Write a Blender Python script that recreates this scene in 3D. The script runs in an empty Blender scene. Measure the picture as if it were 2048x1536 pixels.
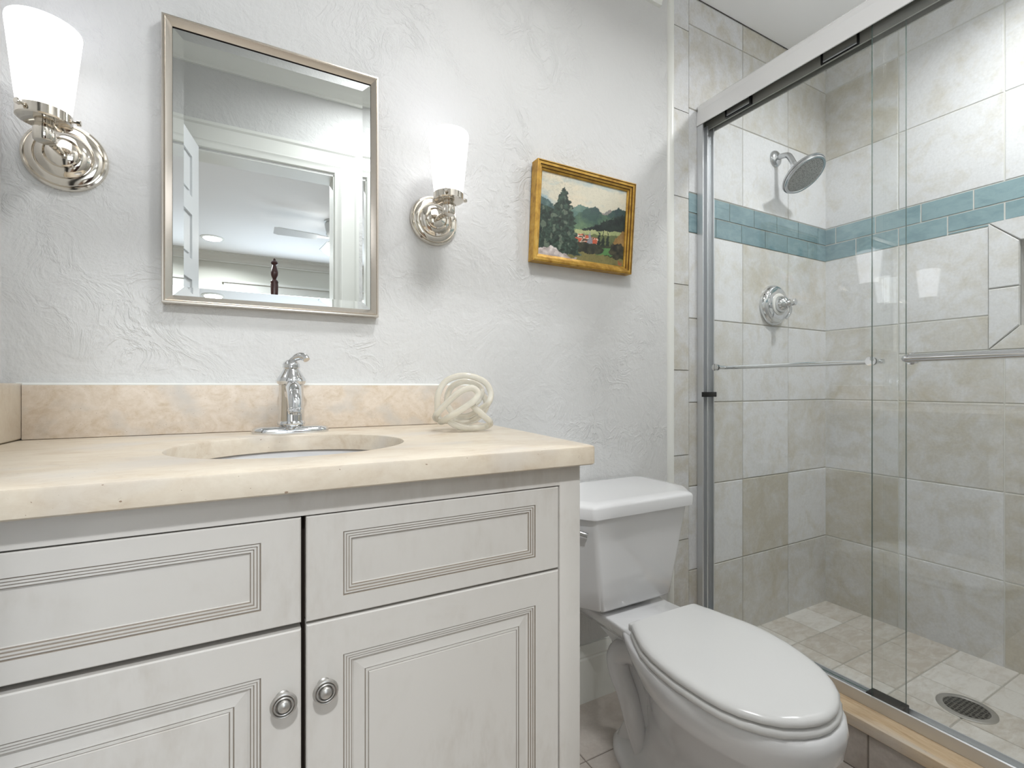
import bpy, bmesh, math, random
from mathutils import Vector, Matrix
random.seed(7)
SC = bpy.context.scene
COL = SC.collection
PI = math.pi

# ------------------------------------------------------------------ camera
YAW = math.atan2(521, 958)
cam_d = bpy.data.cameras.new('camera')
cam_d.sensor_fit = 'HORIZONTAL'; cam_d.sensor_width = 36.0
cam_d.lens = 958.0 / 2048 * 36.0
cam_d.shift_y = 5.0 / 2048
cam_d.clip_start = 0.01
cam = bpy.data.objects.new('camera', cam_d); COL.objects.link(cam)
cam.location = (0, 0, 1.0); cam.rotation_euler = (PI / 2, 0, -YAW)
SC.camera = cam
# ------------------------------------------------------------------ world, exposure
W = bpy.data.worlds.new('world'); SC.world = W; W.use_nodes = True
W.node_tree.nodes['Background'].inputs[0].default_value = (0.78, 0.88, 1.0, 1)
W.node_tree.nodes['Background'].inputs[1].default_value = 1.0
SC.view_settings.view_transform = 'Standard'
SC.view_settings.look = 'None'
SC.view_settings.gamma = 1.0
SC.view_settings.use_curve_mapping = False
SC.view_settings.exposure = 0.10
# ------------------------------------------------------------------ large area lights
def area(name, loc, rot, sx, sy, energy, color=(1, 1, 1), shape='RECTANGLE', spread=PI):
    l = bpy.data.lights.new(name, 'AREA'); l.shape = shape; l.size = sx; l.size_y = sy
    l.energy = energy; l.color = color; l.spread = spread
    o = bpy.data.objects.new(name, l); COL.objects.link(o); o.location = loc; o.rotation_euler = rot
    return o
BATH_FILL_W, SHOWER_FILL_W, WINDOW_W, BEDROOM_W, DOORWAY_FILL_W, SHADE_E = 9.0, 10.6, 34.0, 19.0, 33.0, 1.75
area('bathroom_fill_lamp', (0.54, 0.45, 2.385), (0, 0, 0), 0.30, 0.30, BATH_FILL_W, (0.97, 0.985, 1.0), 'DISK', 2.85)  # unseen lamp, added to brighten the bathroom
area('shower_fill_lamp', (1.80, 0.42, 2.412), (0, 0, 0), 0.12, 0.12, SHOWER_FILL_W, (0.97, 0.985, 1.0), 'DISK', 2.8)  # unseen lamp, added to brighten the shower
area('bedroom_window_daylight', (0.65, -3.50, 1.45), (PI / 2, 0, 0), 1.6, 1.15, WINDOW_W, (0.80, 0.90, 1.0))
area('bedroom_recessed_lamp', (-0.33, -2.98, 2.415), (0, 0, 0), 0.14, 0.14, BEDROOM_W, (0.95, 0.98, 1.0), 'DISK', 2.7)
area('doorway_fill_lamp', (-0.10, -0.80, 2.415), (0, 0, 0), 0.14, 0.14, DOORWAY_FILL_W, (0.955, 0.98, 1.0), 'DISK')  # unseen lamp added behind the camera as front fill through the doorway
SC.cycles.diffuse_bounces = 8; SC.cycles.max_bounces = 16; SC.cycles.transparent_max_bounces = 24

# ------------------------------------------------------------------ material helpers
def lin(c):
    def f(x):
        x /= 255.0
        return x / 12.92 if x <= 0.04045 else ((x + 0.055) / 1.055) ** 2.4
    return (f(c[0]), f(c[1]), f(c[2]), 1.0)

def mat(name, rgb, rough=0.5, metal=0.0, spec=None, coat=0.0, trans=0.0, ior=None):
    m = bpy.data.materials.new(name); m.use_nodes = True
    b = m.node_tree.nodes['Principled BSDF']
    b.inputs['Base Color'].default_value = lin(rgb)
    b.inputs['Roughness'].default_value = rough; b.inputs['Metallic'].default_value = metal
    if spec is not None: b.inputs['Specular IOR Level'].default_value = spec
    if coat: b.inputs['Coat Weight'].default_value = coat; b.inputs['Coat Roughness'].default_value = 0.06
    if trans: b.inputs['Transmission Weight'].default_value = trans
    if ior: b.inputs['IOR'].default_value = ior
    return m

class N:
    """small node-graph helper"""
    def __init__(s, m):
        s.m = m; s.t = m.node_tree; s.b = s.t.nodes.get('Principled BSDF')
    def n(s, typ, **kw):
        x = s.t.nodes.new(typ)
        for k, v in kw.items():
            if k.startswith('i_'):
                key = k[2:]; key = int(key) if key.isdigit() else key.replace('_', ' ')
                x.inputs[key].default_value = v
            else: setattr(x, k, v)
        return x
    def l(s, a, b): s.t.links.new(a, b)
    def coord(s, scale=(1, 1, 1), rot=(0, 0, 0)):
        g = s.n('ShaderNodeNewGeometry')
        mp = s.n('ShaderNodeMapping'); mp.inputs['Scale'].default_value = scale; mp.inputs['Rotation'].default_value = rot
        s.l(g.outputs['Position'], mp.inputs['Vector'])
        return mp.outputs['Vector']
    def noise(s, vec, scale, detail=4, rough=0.55, dist=0.0):
        x = s.n('ShaderNodeTexNoise'); x.inputs['Scale'].default_value = scale; x.inputs['Detail'].default_value = detail
        x.inputs['Roughness'].default_value = rough; x.inputs['Distortion'].default_value = dist
        s.l(vec, x.inputs['Vector']); return x.outputs['Fac']
    def ramp(s, fac, stops):
        r = s.n('ShaderNodeValToRGB'); e = r.color_ramp.elements
        while len(e) < len(stops): e.new(0.5)
        for q, (p, c) in zip(e, stops): q.position = p; q.color = c if len(c) == 4 else lin(c)
        s.l(fac, r.inputs['Fac']); return r.outputs['Color']
    def val(s, fac, a, b, c=0.0, d=1.0):
        r = s.n('ShaderNodeMapRange'); r.inputs[1].default_value = a; r.inputs[2].default_value = b
        r.inputs[3].default_value = c; r.inputs[4].default_value = d; s.l(fac, r.inputs[0]); return r.outputs[0]
    def math(s, op, a, b=None, clamp=False):
        x = s.n('ShaderNodeMath', operation=op, use_clamp=clamp)
        for i, q in enumerate((a, b)):
            if q is None: continue
            if isinstance(q, (int, float)): x.inputs[i].default_value = q
            else: s.l(q, x.inputs[i])
        return x.outputs[0]
    def mix(s, fac, a, b, blend='MIX'):
        x = s.n('ShaderNodeMix', data_type='RGBA', blend_type=blend)
        if isinstance(fac, (int, float)): x.inputs[0].default_value = fac
        else: s.l(fac, x.inputs[0])
        for i, q in ((6, a), (7, b)):
            if isinstance(q, tuple): x.inputs[i].default_value = q
            else: s.l(q, x.inputs[i])
        return x.outputs[2]
    def bump(s, h, strength, dist=0.01):
        x = s.n('ShaderNodeBump'); x.inputs['Strength'].default_value = strength; x.inputs['Distance'].default_value = dist
        s.l(h, x.inputs['Height']); s.l(x.outputs['Normal'], s.b.inputs['Normal'])
    def color(s, c): s.l(c, s.b.inputs['Base Color'])

# plaster with trowel ridges
M = {}
m = M['plaster'] = mat('plaster', (208, 208, 207), 0.62, spec=0.3); g = N(m)
v = g.coord()
n1 = g.noise(v, 6.0, 4, 0.6, 1.2); n2 = g.noise(g.coord((1, 1, 0.8), (0, 0.5, 0)), 13.0, 5, 0.6, 2.0); n3 = g.noise(v, 3.4, 4, 0.55, 0.6)
ridge = g.math('SUBTRACT', 1.0, g.math('MULTIPLY', g.math('ABSOLUTE', g.math('SUBTRACT', n2, 0.5)), 13.0), True)
patch = g.val(n3, 0.46, 0.66)
h = g.math('ADD', g.math('MULTIPLY', n1, 0.55), g.math('MULTIPLY', g.math('MULTIPLY', ridge, patch), 0.16))
h = g.math('ADD', h, g.math('MULTIPLY', g.noise(v, 55.0, 5, 0.65), 0.16))
g.bump(h, 0.56, 0.02)
M['ceiling'] = mat('ceiling_paint', (236, 236, 236), 0.8, spec=0.2)
M['trim'] = mat('trim_paint', (226, 227, 222), 0.35)
M['bed_wall'] = mat('bedroom_wall_paint', (214, 214, 206), 0.7, spec=0.2)
M['bed_floor'] = mat('bedroom_floor', (120, 92, 70), 0.45)
M['door_paint'] = mat('door_paint', (222, 224, 226), 0.35)

def tile_like(name, a, b, speck=0.075, rough=0.42, scale=9.0, stretch=(1, 1, 1)):
    m = mat(name, (180, 178, 172), rough); g = N(m)
    at = g.n('ShaderNodeAttribute', attribute_name='tone'); sp = g.n('ShaderNodeSeparateColor'); g.l(at.outputs['Color'], sp.inputs[0])
    tone, seed, lite = sp.outputs[0], sp.outputs[1], sp.outputs[2]
    v = g.coord(stretch)
    cb = g.n('ShaderNodeCombineXYZ'); sd = g.math('MULTIPLY', seed, 37.0)
    for i in range(3): g.l(sd, cb.inputs[i])
    ad = g.n('ShaderNodeVectorMath', operation='ADD'); g.l(v, ad.inputs[0]); g.l(cb.outputs[0], ad.inputs[1]); v = ad.outputs[0]
    big = g.noise(v, scale, 5, 0.6, 0.8); fine = g.noise(v, scale * 14, 4, 0.7); mid = g.noise(v, scale * 3, 5, 0.65)
    f = g.math('ADD', tone, g.math('MULTIPLY', g.math('SUBTRACT', big, 0.5), 2.3))
    f = g.math('ADD', f, g.math('MULTIPLY', g.math('SUBTRACT', mid, 0.5), 1.1), True)
    c = g.mix(f, lin(a), lin(b))
    bright = g.math('ADD', g.math('ADD', g.math('MULTIPLY', g.math('SUBTRACT', fine, 0.5), speck * 5), 0.86), g.math('MULTIPLY', lite, 0.28))
    bc = g.n('ShaderNodeCombineColor')
    for i in range(3): g.l(bright, bc.inputs[i])
    g.color(g.mix(1.0, c, bc.outputs[0], 'MULTIPLY'))
    g.bump(g.math('ADD', fine, g.math('MULTIPLY', mid, 1.5)), 0.10, 0.004)
    return m
M['tile'] = tile_like('porcelain_tile', (208, 209, 210), (188, 183, 169))
M['tile_floor'] = tile_like('floor_tile', (192, 185, 178), (166, 156, 147), 0.06, 0.5, 7.0)
M['tile_shower_floor'] = tile_like('shower_floor_tile', (208, 205, 199), (180, 172, 160), 0.05, 0.45, 14.0, (1, 2.2, 1))
M['glass_tile'] = tile_like('teal_glass_tile', (132, 158, 163), (106, 134, 141), 0.03, 0.14, 12.0, (1, 1, 2.0))
M['grout'] = mat('grout', (168, 165, 156), 0.85, spec=0.1)
M['grout_white'] = mat('grout_white', (206, 206, 200), 0.85, spec=0.1)
M['grout_floor'] = mat('grout_floor', (128, 120, 112), 0.85, spec=0.1)

def stone(name, a, b, c, scale, stretch, rough=0.35):
    m = mat(name, a, rough); g = N(m); v = g.coord(stretch)
    n = g.noise(v, scale, 8, 0.62, 1.2); n2 = g.noise(v, scale * 5, 6, 0.7, 0.5); n3 = g.noise(v, scale * 0.45, 3, 0.5)
    f = g.math('ADD', g.math('MULTIPLY', n, 0.65), g.math('MULTIPLY', n2, 0.35))
    col = g.ramp(f, [(0.33, c), (0.47, b), (0.60, a), (0.75, b)])
    col2 = g.mix(g.val(n3, 0.52, 0.7), col, lin((196, 190, 182)))
    pit = g.val(g.noise(v, scale * 16, 2, 0.5), 0.735, 0.76)
    g.color(g.mix(g.math('MULTIPLY', pit, 0.8), col2, lin((120, 92, 66))))
    g.bump(f, 0.06, 0.004)
    return m
M['travertine'] = stone('travertine', (209, 199, 182), (201, 189, 171), (186, 169, 147), 9.0, (1, 1.9, 1.6))
M['travertine_splash'] = stone('travertine_splash', (218, 206, 192), (208, 194, 177), (194, 176, 152), 24.0, (1, 1, 1.2), 0.45)
M['curb_stone'] = stone('curb_stone', (212, 190, 158), (200, 174, 140), (178, 148, 112), 10.0, (3.0, 0.6, 2.5))

def painted(name, rgb, smear):
    m = mat(name, rgb, 0.42); g = N(m); v = g.coord((1, 1, 0.35)); v2 = g.coord()
    n = g.noise(v2, 5, 5, 0.6, 0.6); st = g.noise(v, 60, 4, 0.6)
    f = g.math('MULTIPLY', g.val(n, 0.45, 0.75), g.val(st, 0.4, 0.7))
    g.color(g.mix(g.math('MULTIPLY', f, smear), lin(rgb), lin((168, 158, 144))))
    return m
M['cabinet'] = painted('cabinet_antique_white', (209, 206, 201), 0.55)
M['glaze'] = mat('dark_glaze', (146, 136, 124), 0.6)
M['dark'] = mat('dark_inside_and_gap_shade', (38, 32, 28), 0.8, spec=0.1)
M['porcelain'] = mat('porcelain', (218, 218, 219), 0.07, coat=0.4)
M['plastic'] = mat('seat_plastic', (214, 214, 213), 0.16)
M['chrome'] = mat('chrome', (222, 224, 226), 0.06, 1.0)
M['nickel'] = mat('polished_nickel', (222, 216, 206), 0.09, 1.0)
M['satin'] = mat('satin_nickel', (196, 194, 190), 0.33, 0.9)
M['brushed'] = mat('brushed_nickel_wall_fixture', (190, 192, 194), 0.2, 1.0)
M['aluminium'] = mat('bright_aluminium', (216, 218, 220), 0.36, 0.8)
M['alu_dark'] = mat('aluminium_track_inside', (158, 158, 152), 0.45, 0.4)
M['header'] = mat('silver_header', (228, 228, 228), 0.22, 0.3)
M['black'] = mat('black_rubber', (18, 18, 18), 0.4)
M['nozzle'] = mat('nozzle_plate', (120, 120, 116), 0.45, 0.6)
M['grate'] = mat('drain_grate', (78, 76, 72), 0.4, 0.8)
M['mirror'] = mat('mirror_silver', (236, 240, 240), 0.0, 1.0)
M['frame_metal'] = mat('mirror_frame_nickel', (206, 199, 189), 0.24, 0.85)
m = M['gold'] = mat('gold_leaf_frame', (186, 146, 62), 0.38, 0.35); g = N(m); v = g.coord((1, 1, 1))
n = g.noise(v, 40, 5, 0.6); g.color(g.ramp(n, [(0.3, (150, 108, 38)), (0.55, (192, 150, 62)), (0.8, (206, 170, 92))]))
M['gold_line'] = mat('gold_frame_groove', (96, 64, 24), 0.6)
M['post'] = mat('mahogany', (64, 34, 32), 0.3)
M['linen'] = mat('bed_linen', (226, 224, 220), 0.8)
M['brass_dim'] = mat('valve_white', (216, 216, 212), 0.3)

def emis(name, rgb, strength, rough=0.3):
    m = mat(name, rgb, rough); b = m.node_tree.nodes['Principled BSDF']
    b.inputs['Emission Color'].default_value = lin(rgb); b.inputs['Emission Strength'].default_value = strength
    return m
M['shade'] = emis('lit_opal_glass', (252, 252, 255), SHADE_E)
M['lamp'] = emis('lit_lamp_lens', (255, 252, 248), 6.0)

# clear glass: Fresnel reflection over slightly green transmission, same on both faces
def clear_glass(name, tint, rough=0.0):
    m = bpy.data.materials.new(name); m.use_nodes = True; t = m.node_tree
    t.nodes.remove(t.nodes['Principled BSDF']); out = t.nodes['Material Output']
    geo = t.nodes.new('ShaderNodeNewGeometry')
    mr = t.nodes.new('ShaderNodeMapRange'); mr.inputs[3].default_value = 1.52; mr.inputs[4].default_value = 1 / 1.52
    t.links.new(geo.outputs['Backfacing'], mr.inputs[0])
    fr = t.nodes.new('ShaderNodeFresnel'); t.links.new(mr.outputs[0], fr.inputs['IOR'])
    tr = t.nodes.new('ShaderNodeBsdfTransparent'); tr.inputs[0].default_value = tint
    gl = t.nodes.new('ShaderNodeBsdfGlossy'); gl.inputs['Roughness'].default_value = rough; gl.inputs[0].default_value = (1, 1, 1, 1)
    mx = t.nodes.new('ShaderNodeMixShader')
    t.links.new(fr.outputs[0], mx.inputs[0]); t.links.new(tr.outputs[0], mx.inputs[1]); t.links.new(gl.outputs[0], mx.inputs[2])
    t.links.new(mx.outputs[0], out.inputs[0])
    return m
M['glass'] = clear_glass('clear_shower_glass', (0.988, 0.994, 0.991, 1))
M['window_glass'] = clear_glass('window_glass', (0.98, 0.99, 0.99, 1))
M['glass_edge'] = mat('glass_edge_green', (78, 100, 96), 0.15)
m = M['art_glass'] = mat('clear_white_streaked_glass', (236, 230, 216), 0.05, ior=1.48); g = N(m)
at = g.n('ShaderNodeAttribute', attribute_name='tone'); sp = g.n('ShaderNodeSeparateColor'); g.l(at.outputs['Color'], sp.inputs[0])
g.l(g.val(sp.outputs[0], 0.35, 0.7, 0.62, 0.03), g.b.inputs['Transmission Weight'])
g.color(g.mix(sp.outputs[0], lin((246, 243, 232)), lin((252, 251, 247))))

# ------------------------------------------------------------------ mesh helpers
def world_loc(o):
    p = Vector((0, 0, 0))
    while o is not None: p += o.location; o = o.parent
    return p

def empty(name, loc, label=None, cat=None, group=None, kind=None):
    o = bpy.data.objects.new(name, None); COL.objects.link(o); o.location = loc; o.empty_display_size = 0.05
    tag(o, label, cat, group, kind); return o

def tag(o, label=None, cat=None, group=None, kind=None):
    if label: o['label'] = label
    if cat: o['category'] = cat
    if group: o['group'] = group
    if kind: o['kind'] = kind
    return o

def obj(name, bm, mats, parent=None, origin=None, smooth=40, recalc=True):
    """link bm (world coordinates) as one mesh object"""
    if recalc: bmesh.ops.recalc_face_normals(bm, faces=bm.faces[:])
    if not isinstance(mats, (list, tuple)): mats = [mats]
    if parent is not None: off = world_loc(parent)
    else: off = Vector(origin) if origin is not None else Vector((0, 0, 0))
    o_loc = Vector((0, 0, 0)) if parent is not None else off
    bmesh.ops.translate(bm, verts=bm.verts[:], vec=-off)
    me = bpy.data.meshes.new(name)
    for q in mats: me.materials.append(q)
    bm.to_mesh(me); bm.free()
    if smooth:
        for p in me.polygons: p.use_smooth = True
        me.set_sharp_from_angle(angle=math.radians(smooth))
    o = bpy.data.objects.new(name, me); COL.objects.link(o)
    o.location = o_loc
    if parent is not None: o.parent = parent
    return o

def copy_tree(o, parent=None):
    c = o.copy(); COL.objects.link(c)
    if parent is not None: c.parent = parent
    for ch in list(o.children): copy_tree(ch, c)
    return c

def NB(): return bmesh.new()

def box(bm, x0, x1, y0, y1, z0, z1, bev=0.0, seg=2, mi=0):
    vs = [bm.verts.new((x, y, z)) for x in (x0, x1) for y in (y0, y1) for z in (z0, z1)]
    q = [(0, 1, 3, 2), (4, 6, 7, 5), (0, 4, 5, 1), (2, 3, 7, 6), (0, 2, 6, 4), (1, 5, 7, 3)]
    fs = [bm.faces.new([vs[i] for i in f]) for f in q]
    for f in fs: f.material_index = mi
    if bev > 0:
        es = list({e for f in fs for e in f.edges})
        r = bmesh.ops.bevel(bm, geom=es, offset=bev, segments=seg, affect='EDGES', profile=0.5)
        for f in r['faces']: f.material_index = mi
    return vs

def loft(bm, rings, cap0=True, cap1=True, closed=True, mi=0):
    R = [[bm.verts.new(p) for p in r] for r in rings]
    n = len(R[0])
    for a, b in zip(R[:-1], R[1:]):
        for i in range(n if closed else n - 1):
            j = (i + 1) % n
            bm.faces.new((a[i], a[j], b[j], b[i])).material_index = mi
    if cap0: bm.faces.new(R[0][::-1]).material_index = mi
    if cap1: bm.faces.new(R[-1]).material_index = mi
    return R

def frame_of(d):
    d = Vector(d).normalized(); a = Vector((0, 0, 1)) if abs(d.z) < 0.9 else Vector((1, 0, 0))
    u = d.cross(a).normalized(); return u, d.cross(u).normalized(), d

def lathe(bm, base, axis, prof, seg=40, mi=0, cap=True):
    """prof: list of (radius, distance along the axis)"""
    u, w, d = frame_of(axis); b = Vector(base); rings = []
    for r, h in prof:
        r = max(r, 1e-5)
        rings.append([b + d * h + (u * math.cos(2 * PI * i / seg) + w * math.sin(2 * PI * i / seg)) * r for i in range(seg)])
    loft(bm, rings, cap, cap, True, mi)

def catmull(pts, n=8, closed=False):
    P = [Vector(p) for p in pts]; out = []; L = len(P)
    for i in range(L if closed else L - 1):
        p0 = P[(i - 1) % L] if (closed or i > 0) else P[0]
        p1, p2 = P[i], P[(i + 1) % L]
        p3 = P[(i + 2) % L] if (closed or i + 2 < L) else P[-1]
        for k in range(n):
            t = k / n
            out.append(0.5 * ((2 * p1) + (p2 - p0) * t + (2 * p0 - 5 * p1 + 4 * p2 - p3) * t * t + (3 * p1 - p0 - 3 * p2 + p3) * t ** 3))
    if not closed: out.append(P[-1].copy())
    return out

def tube(bm, pts, rad, seg=14, closed=False, mi=0, squash=None):
    """sweep a circle; rad a number or list"""
    P = [Vector(p) for p in pts]; n = len(P); rings = []
    rads = rad if isinstance(rad, (list, tuple)) else [rad] * n
    T = []
    for i in range(n):
        a = P[(i - 1) % n] if (closed or i > 0) else P[0]; b = P[(i + 1) % n] if (closed or i < n - 1) else P[-1]
        T.append((b - a).normalized())
    u = frame_of(T[0])[0]
    us = []
    for i in range(n):
        u = (u - T[i] * u.dot(T[i])).normalized(); us.append(u.copy())
    twist = 0.0
    if closed:
        uu = (us[-1] - T[0] * us[-1].dot(T[0])).normalized()
        twist = math.atan2(uu.cross(us[0]).dot(T[0]), uu.dot(us[0]))
    for i in range(n):
        a0 = twist * i / n
        w = T[i].cross(us[i])
        rings.append([P[i] + (us[i] * math.cos(2 * PI * k / seg + a0) + w * math.sin(2 * PI * k / seg + a0)) * rads[i] for k in range(seg)])
    if closed:
        R = loft(bm, rings, False, False, True, mi)
        a, b = R[-1], R[0]
        for i in range(seg):
            j = (i + 1) % seg; bm.faces.new((a[i], a[j], b[j], b[i])).material_index = mi
    else:
        loft(bm, rings, True, True, True, mi)

def prism(bm, poly, axis, a, b, mi=0):
    """extrude a 2D polygon along a world axis from a to b: 'x' takes (y,z), 'y' takes (x,z), 'z' takes (x,y)"""
    def P(p, t):
        return {'x': (t, p[0], p[1]), 'y': (p[0], t, p[1]), 'z': (p[0], p[1], t)}[axis]
    loft(bm, [[P(p, a) for p in poly], [P(p, b) for p in poly]], True, True, True, mi)

def round_poly(pts, rads, seg=6):
    out = []; n = len(pts)
    for i in range(n):
        p = Vector(pts[i]); a = Vector(pts[i - 1]); b = Vector(pts[(i + 1) % n]); r = rads[i] if isinstance(rads, (list, tuple)) else rads
        da = (a - p).normalized(); db = (b - p).normalized()
        ang = da.angle(db); t = min(r / math.tan(ang / 2), (a - p).length * 0.49, (b - p).length * 0.49); r = t * math.tan(ang / 2)
        c = p + (da + db).normalized() * (r / math.sin(ang / 2))
        s = p + da * t - c; e = p + db * t - c
        for k in range(seg + 1):
            f = k / seg; th = s.angle(e)
            q = (s * math.sin((1 - f) * th) + e * math.sin(f * th)) / math.sin(th) if th > 1e-4 else s
            out.append((c + q))
    return out

def frame_sweep(bm, x0, x1, z0, z1, prof, P):
    """mitred rectangular frame. prof: list of (inset, height, material); P(x, z, h) -> world point. Faces join successive profile points."""
    rings = []
    for ins, h, mi in prof:
        rings.append([bm.verts.new(P(x, z, h)) for x, z in ((x0 + ins, z0 + ins), (x1 - ins, z0 + ins), (x1 - ins, z1 - ins), (x0 + ins, z1 - ins))])
    for k in range(len(rings) - 1):
        a, b = rings[k], rings[k + 1]
        for i in range(4):
            j = (i + 1) % 4
            bm.faces.new((a[i], a[j], b[j], b[i])).material_index = prof[k + 1][2]
    return rings

# tile sheets: one mesh, every tile a bevelled slab with its own tone
def tone_layer(bm): return bm.loops.layers.float_color.get('tone') or bm.loops.layers.float_color.new('tone')
def tile(bm, O, U, V, Nn, u0, u1, v0, v1, tone=0.3, lite=0.5, th=0.008, gap=0.0018, bev=0.0022, mi=0):
    lay = tone_layer(bm); sd = random.random()
    u0 += gap; u1 -= gap; v0 += gap; v1 -= gap
    if u1 - u0 < 0.004 or v1 - v0 < 0.004: return
    bv = min(bev, (u1 - u0) / 3, (v1 - v0) / 3)
    def P(u, v, h): return O + U * u + V * v + Nn * h
    rs = []
    for ins, h in ((0, 0), (0, th - bv), (bv * 0.35, th - bv * 0.3), (bv, th)):
        rs.append([bm.verts.new(P(a, b, h)) for a, b in ((u0 + ins, v0 + ins), (u1 - ins, v0 + ins), (u1 - ins, v1 - ins), (u0 + ins, v1 - ins))])
    fs = []
    for a, b in zip(rs[:-1], rs[1:]):
        for i in range(4):
            j = (i + 1) % 4; fs.append(bm.faces.new((a[i], a[j], b[j], b[i])))
    fs.append(bm.faces.new(rs[-1]))
    for f in fs:
        f.material_index = mi
        for lp in f.loops: lp[lay] = (tone, sd, lite, 1)
def sheet(bm, O, U, V, Nn, u0, u1, v0, v1, h, mi):
    lay = tone_layer(bm)
    f = bm.faces.new([bm.verts.new(O + U * a + V * b + Nn * h) for a, b in ((u0, v0), (u1, v0), (u1, v1), (u0, v1))]); f.material_index = mi
    for lp in f.loops: lp[lay] = (0, 0, 0.5, 1)
def minus(r, hole):
    u0, u1, v0, v1 = r; a0, a1, b0, b1 = hole
    if u1 <= a0 or u0 >= a1 or v1 <= b0 or v0 >= b1: return [r]
    out = []
    if v0 < b0: out.append((u0, u1, v0, b0))
    if v1 > b1: out.append((u0, u1, b1, v1))
    m0, m1 = max(v0, b0), min(v1, b1)
    if u0 < a0: out.append((u0, a0, m0, m1))
    if u1 > a1: out.append((a1, u1, m0, m1))
    return out

# ------------------------------------------------------------------ room constants (metres)
WY = 1.235            # wall with the mirror
LX = -0.408            # left wall
RX = 2.292            # shower end wall
FY = 0.07             # wall with the door, bathroom face
BY = -0.05            # same wall, bedroom face
CZ = 2.43             # ceiling
SF = 0.030            # shower floor
EX, EY, EZ = Vector((1, 0, 0)), Vector((0, 1, 0)), Vector((0, 0, 1))

def structure(name, bm, mats, label=None, smooth=0, **k):
    return tag(obj(name, bm, mats, smooth=smooth, **k), label, None, None, 'structure')

# ------------------------------------------------------------------ shell
bm = NB(); box(bm, LX - 0.1, 1.320, WY, WY + 0.1, 0, CZ)
structure('wall_back', bm, M['plaster'], 'white trowelled plaster wall behind the mirror and vanity')
bm = NB(); box(bm, LX - 0.1, LX, BY, WY, 0, CZ)
structure('wall_left', bm, M['plaster'], 'white plaster wall at the left end of the vanity')
OX0, OX1, OZ = -0.222, 0.34, 1.988
bm = NB()
box(bm, LX - 0.1, OX0, BY, FY, 0, CZ); box(bm, OX1, 1.40, BY, FY, 0, CZ); box(bm, OX0, OX1, BY, FY, OZ, CZ)
structure('wall_front', bm, M['plaster'], 'plaster wall with the doorway, seen in the mirror')
bm = NB(); box(bm, LX - 0.1, RX + 0.1, BY, WY + 0.1, CZ, CZ + 0.05)
structure('ceiling', bm, M['ceiling'], 'white bathroom ceiling')

# bathroom floor tiles
bm = NB(); O = Vector((0, 0, -0.008))
P_ = 0.306; ux = [0.785 - 4 * P_ + P_ * i for i in range(8)]; uy = [1.03 - 4 * P_ + P_ * i for i in range(6)]
for i in range(len(ux) - 1):
    for j in range(len(uy) - 1):
        a0, a1 = max(ux[i], LX), min(ux[i + 1], 1.392); b0, b1 = max(uy[j], BY), min(uy[j + 1], WY)
        if a1 > a0 and b1 > b0: tile(bm, O, EX, EY, EZ, a0, a1, b0, b1, random.uniform(0.2, 0.7), random.uniform(0.4, 0.6))
sheet(bm, O, EX, EY, EZ, LX, 1.39, BY, WY, 0.0055, 1)
box(bm, LX - 0.1, RX + 0.1, BY, WY + 0.1, -0.06, -0.009, mi=1)
structure('floor', bm, [M['tile_floor'], M['grout_floor']], 'grey brown square floor tiles', recalc=True)

# shower floor
bm = NB(); O = Vector((0, 0, SF - 0.008))
tones = {}
for i in range(7):
    for j in range(9):
        x1 = RX - 0.158 * i; x0 = max(x1 - 0.158, 1.47); y1 = WY - 0.158 * j; y0 = max(y1 - 0.158, FY)
        if x1 - x0 > 0.01 and y1 - y0 > 0.01: tile(bm, O, EX, EY, EZ, x0, x1, y0, y1, random.choice((0.1, 0.25, 0.6, 0.75)), random.uniform(0.4, 0.6))
sheet(bm, O, EX, EY, EZ, 1.46, RX, FY, WY, 0.0058, 1)
box(bm, 1.47, RX, FY, WY, -0.005, SF - 0.009, mi=1)
structure('floor_shower', bm, [M['tile_shower_floor'], M['grout']], 'small beige grey tiles of the shower floor')

# tiled shower side wall (same plane as the plaster wall)
ROWS = [SF, 0.327, 0.634, 0.941, 1.250, 1.564, 1.710, 2.017, 2.325, CZ]
TH = 0.008
bm = NB(); O = Vector((0, WY, 0)); Nn = Vector((0, -1, 0))
XS = [1.401, 1.706, 2.004, RX - 0.001]
tw = {0: (0.6, 0.55, 0.35), 1: (0.05, 0.85, 0.1), 2: (0.55, 0.1, 0.5), 3: (0.3, 0.15, 0.12), 4: (0.05, 0.5, 0.45), 6: (0.1, 0.0, 0.05), 7: (0.35, 0.35, 0.6), 8: (0.15, 0.75, 0.5)}
lw = {0: (0.4, 0.4, 0.35), 1: (0.6, 0.4, 0.65), 2: (0.45, 0.6, 0.4), 3: (0.4, 0.45, 0.55), 4: (0.75, 0.45, 0.45), 6: (0.6, 0.8, 0.65), 7: (0.45, 0.45, 0.42), 8: (0.55, 0.45, 0.5)}
for r in range(9):
    if r == 5: continue
    for c in range(3):
        tile(bm, O, EX, EZ, Nn, XS[c], XS[c + 1], ROWS[r] if r else 0.0, ROWS[r + 1], tw[r][c], lw[r][c], TH)
zmid = 1.637
for (z0, z1, off) in ((zmid, ROWS[6], 1.627), (ROWS[5], zmid, 1.549)):
    xs = [1.401] + [off + 0.1495 * k for k in range(-1, 6)] + [RX - 0.001]
    xs = sorted(x for x in set(xs) if 1.401 <= x <= RX)
    for a, b in zip(xs[:-1], xs[1:]): tile(bm, O, EX, EZ, Nn, a, b, z0, z1, random.uniform(0.4, 0.9), random.uniform(0.3, 0.55), TH, 0.0016, 0.0012, mi=2)
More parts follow.
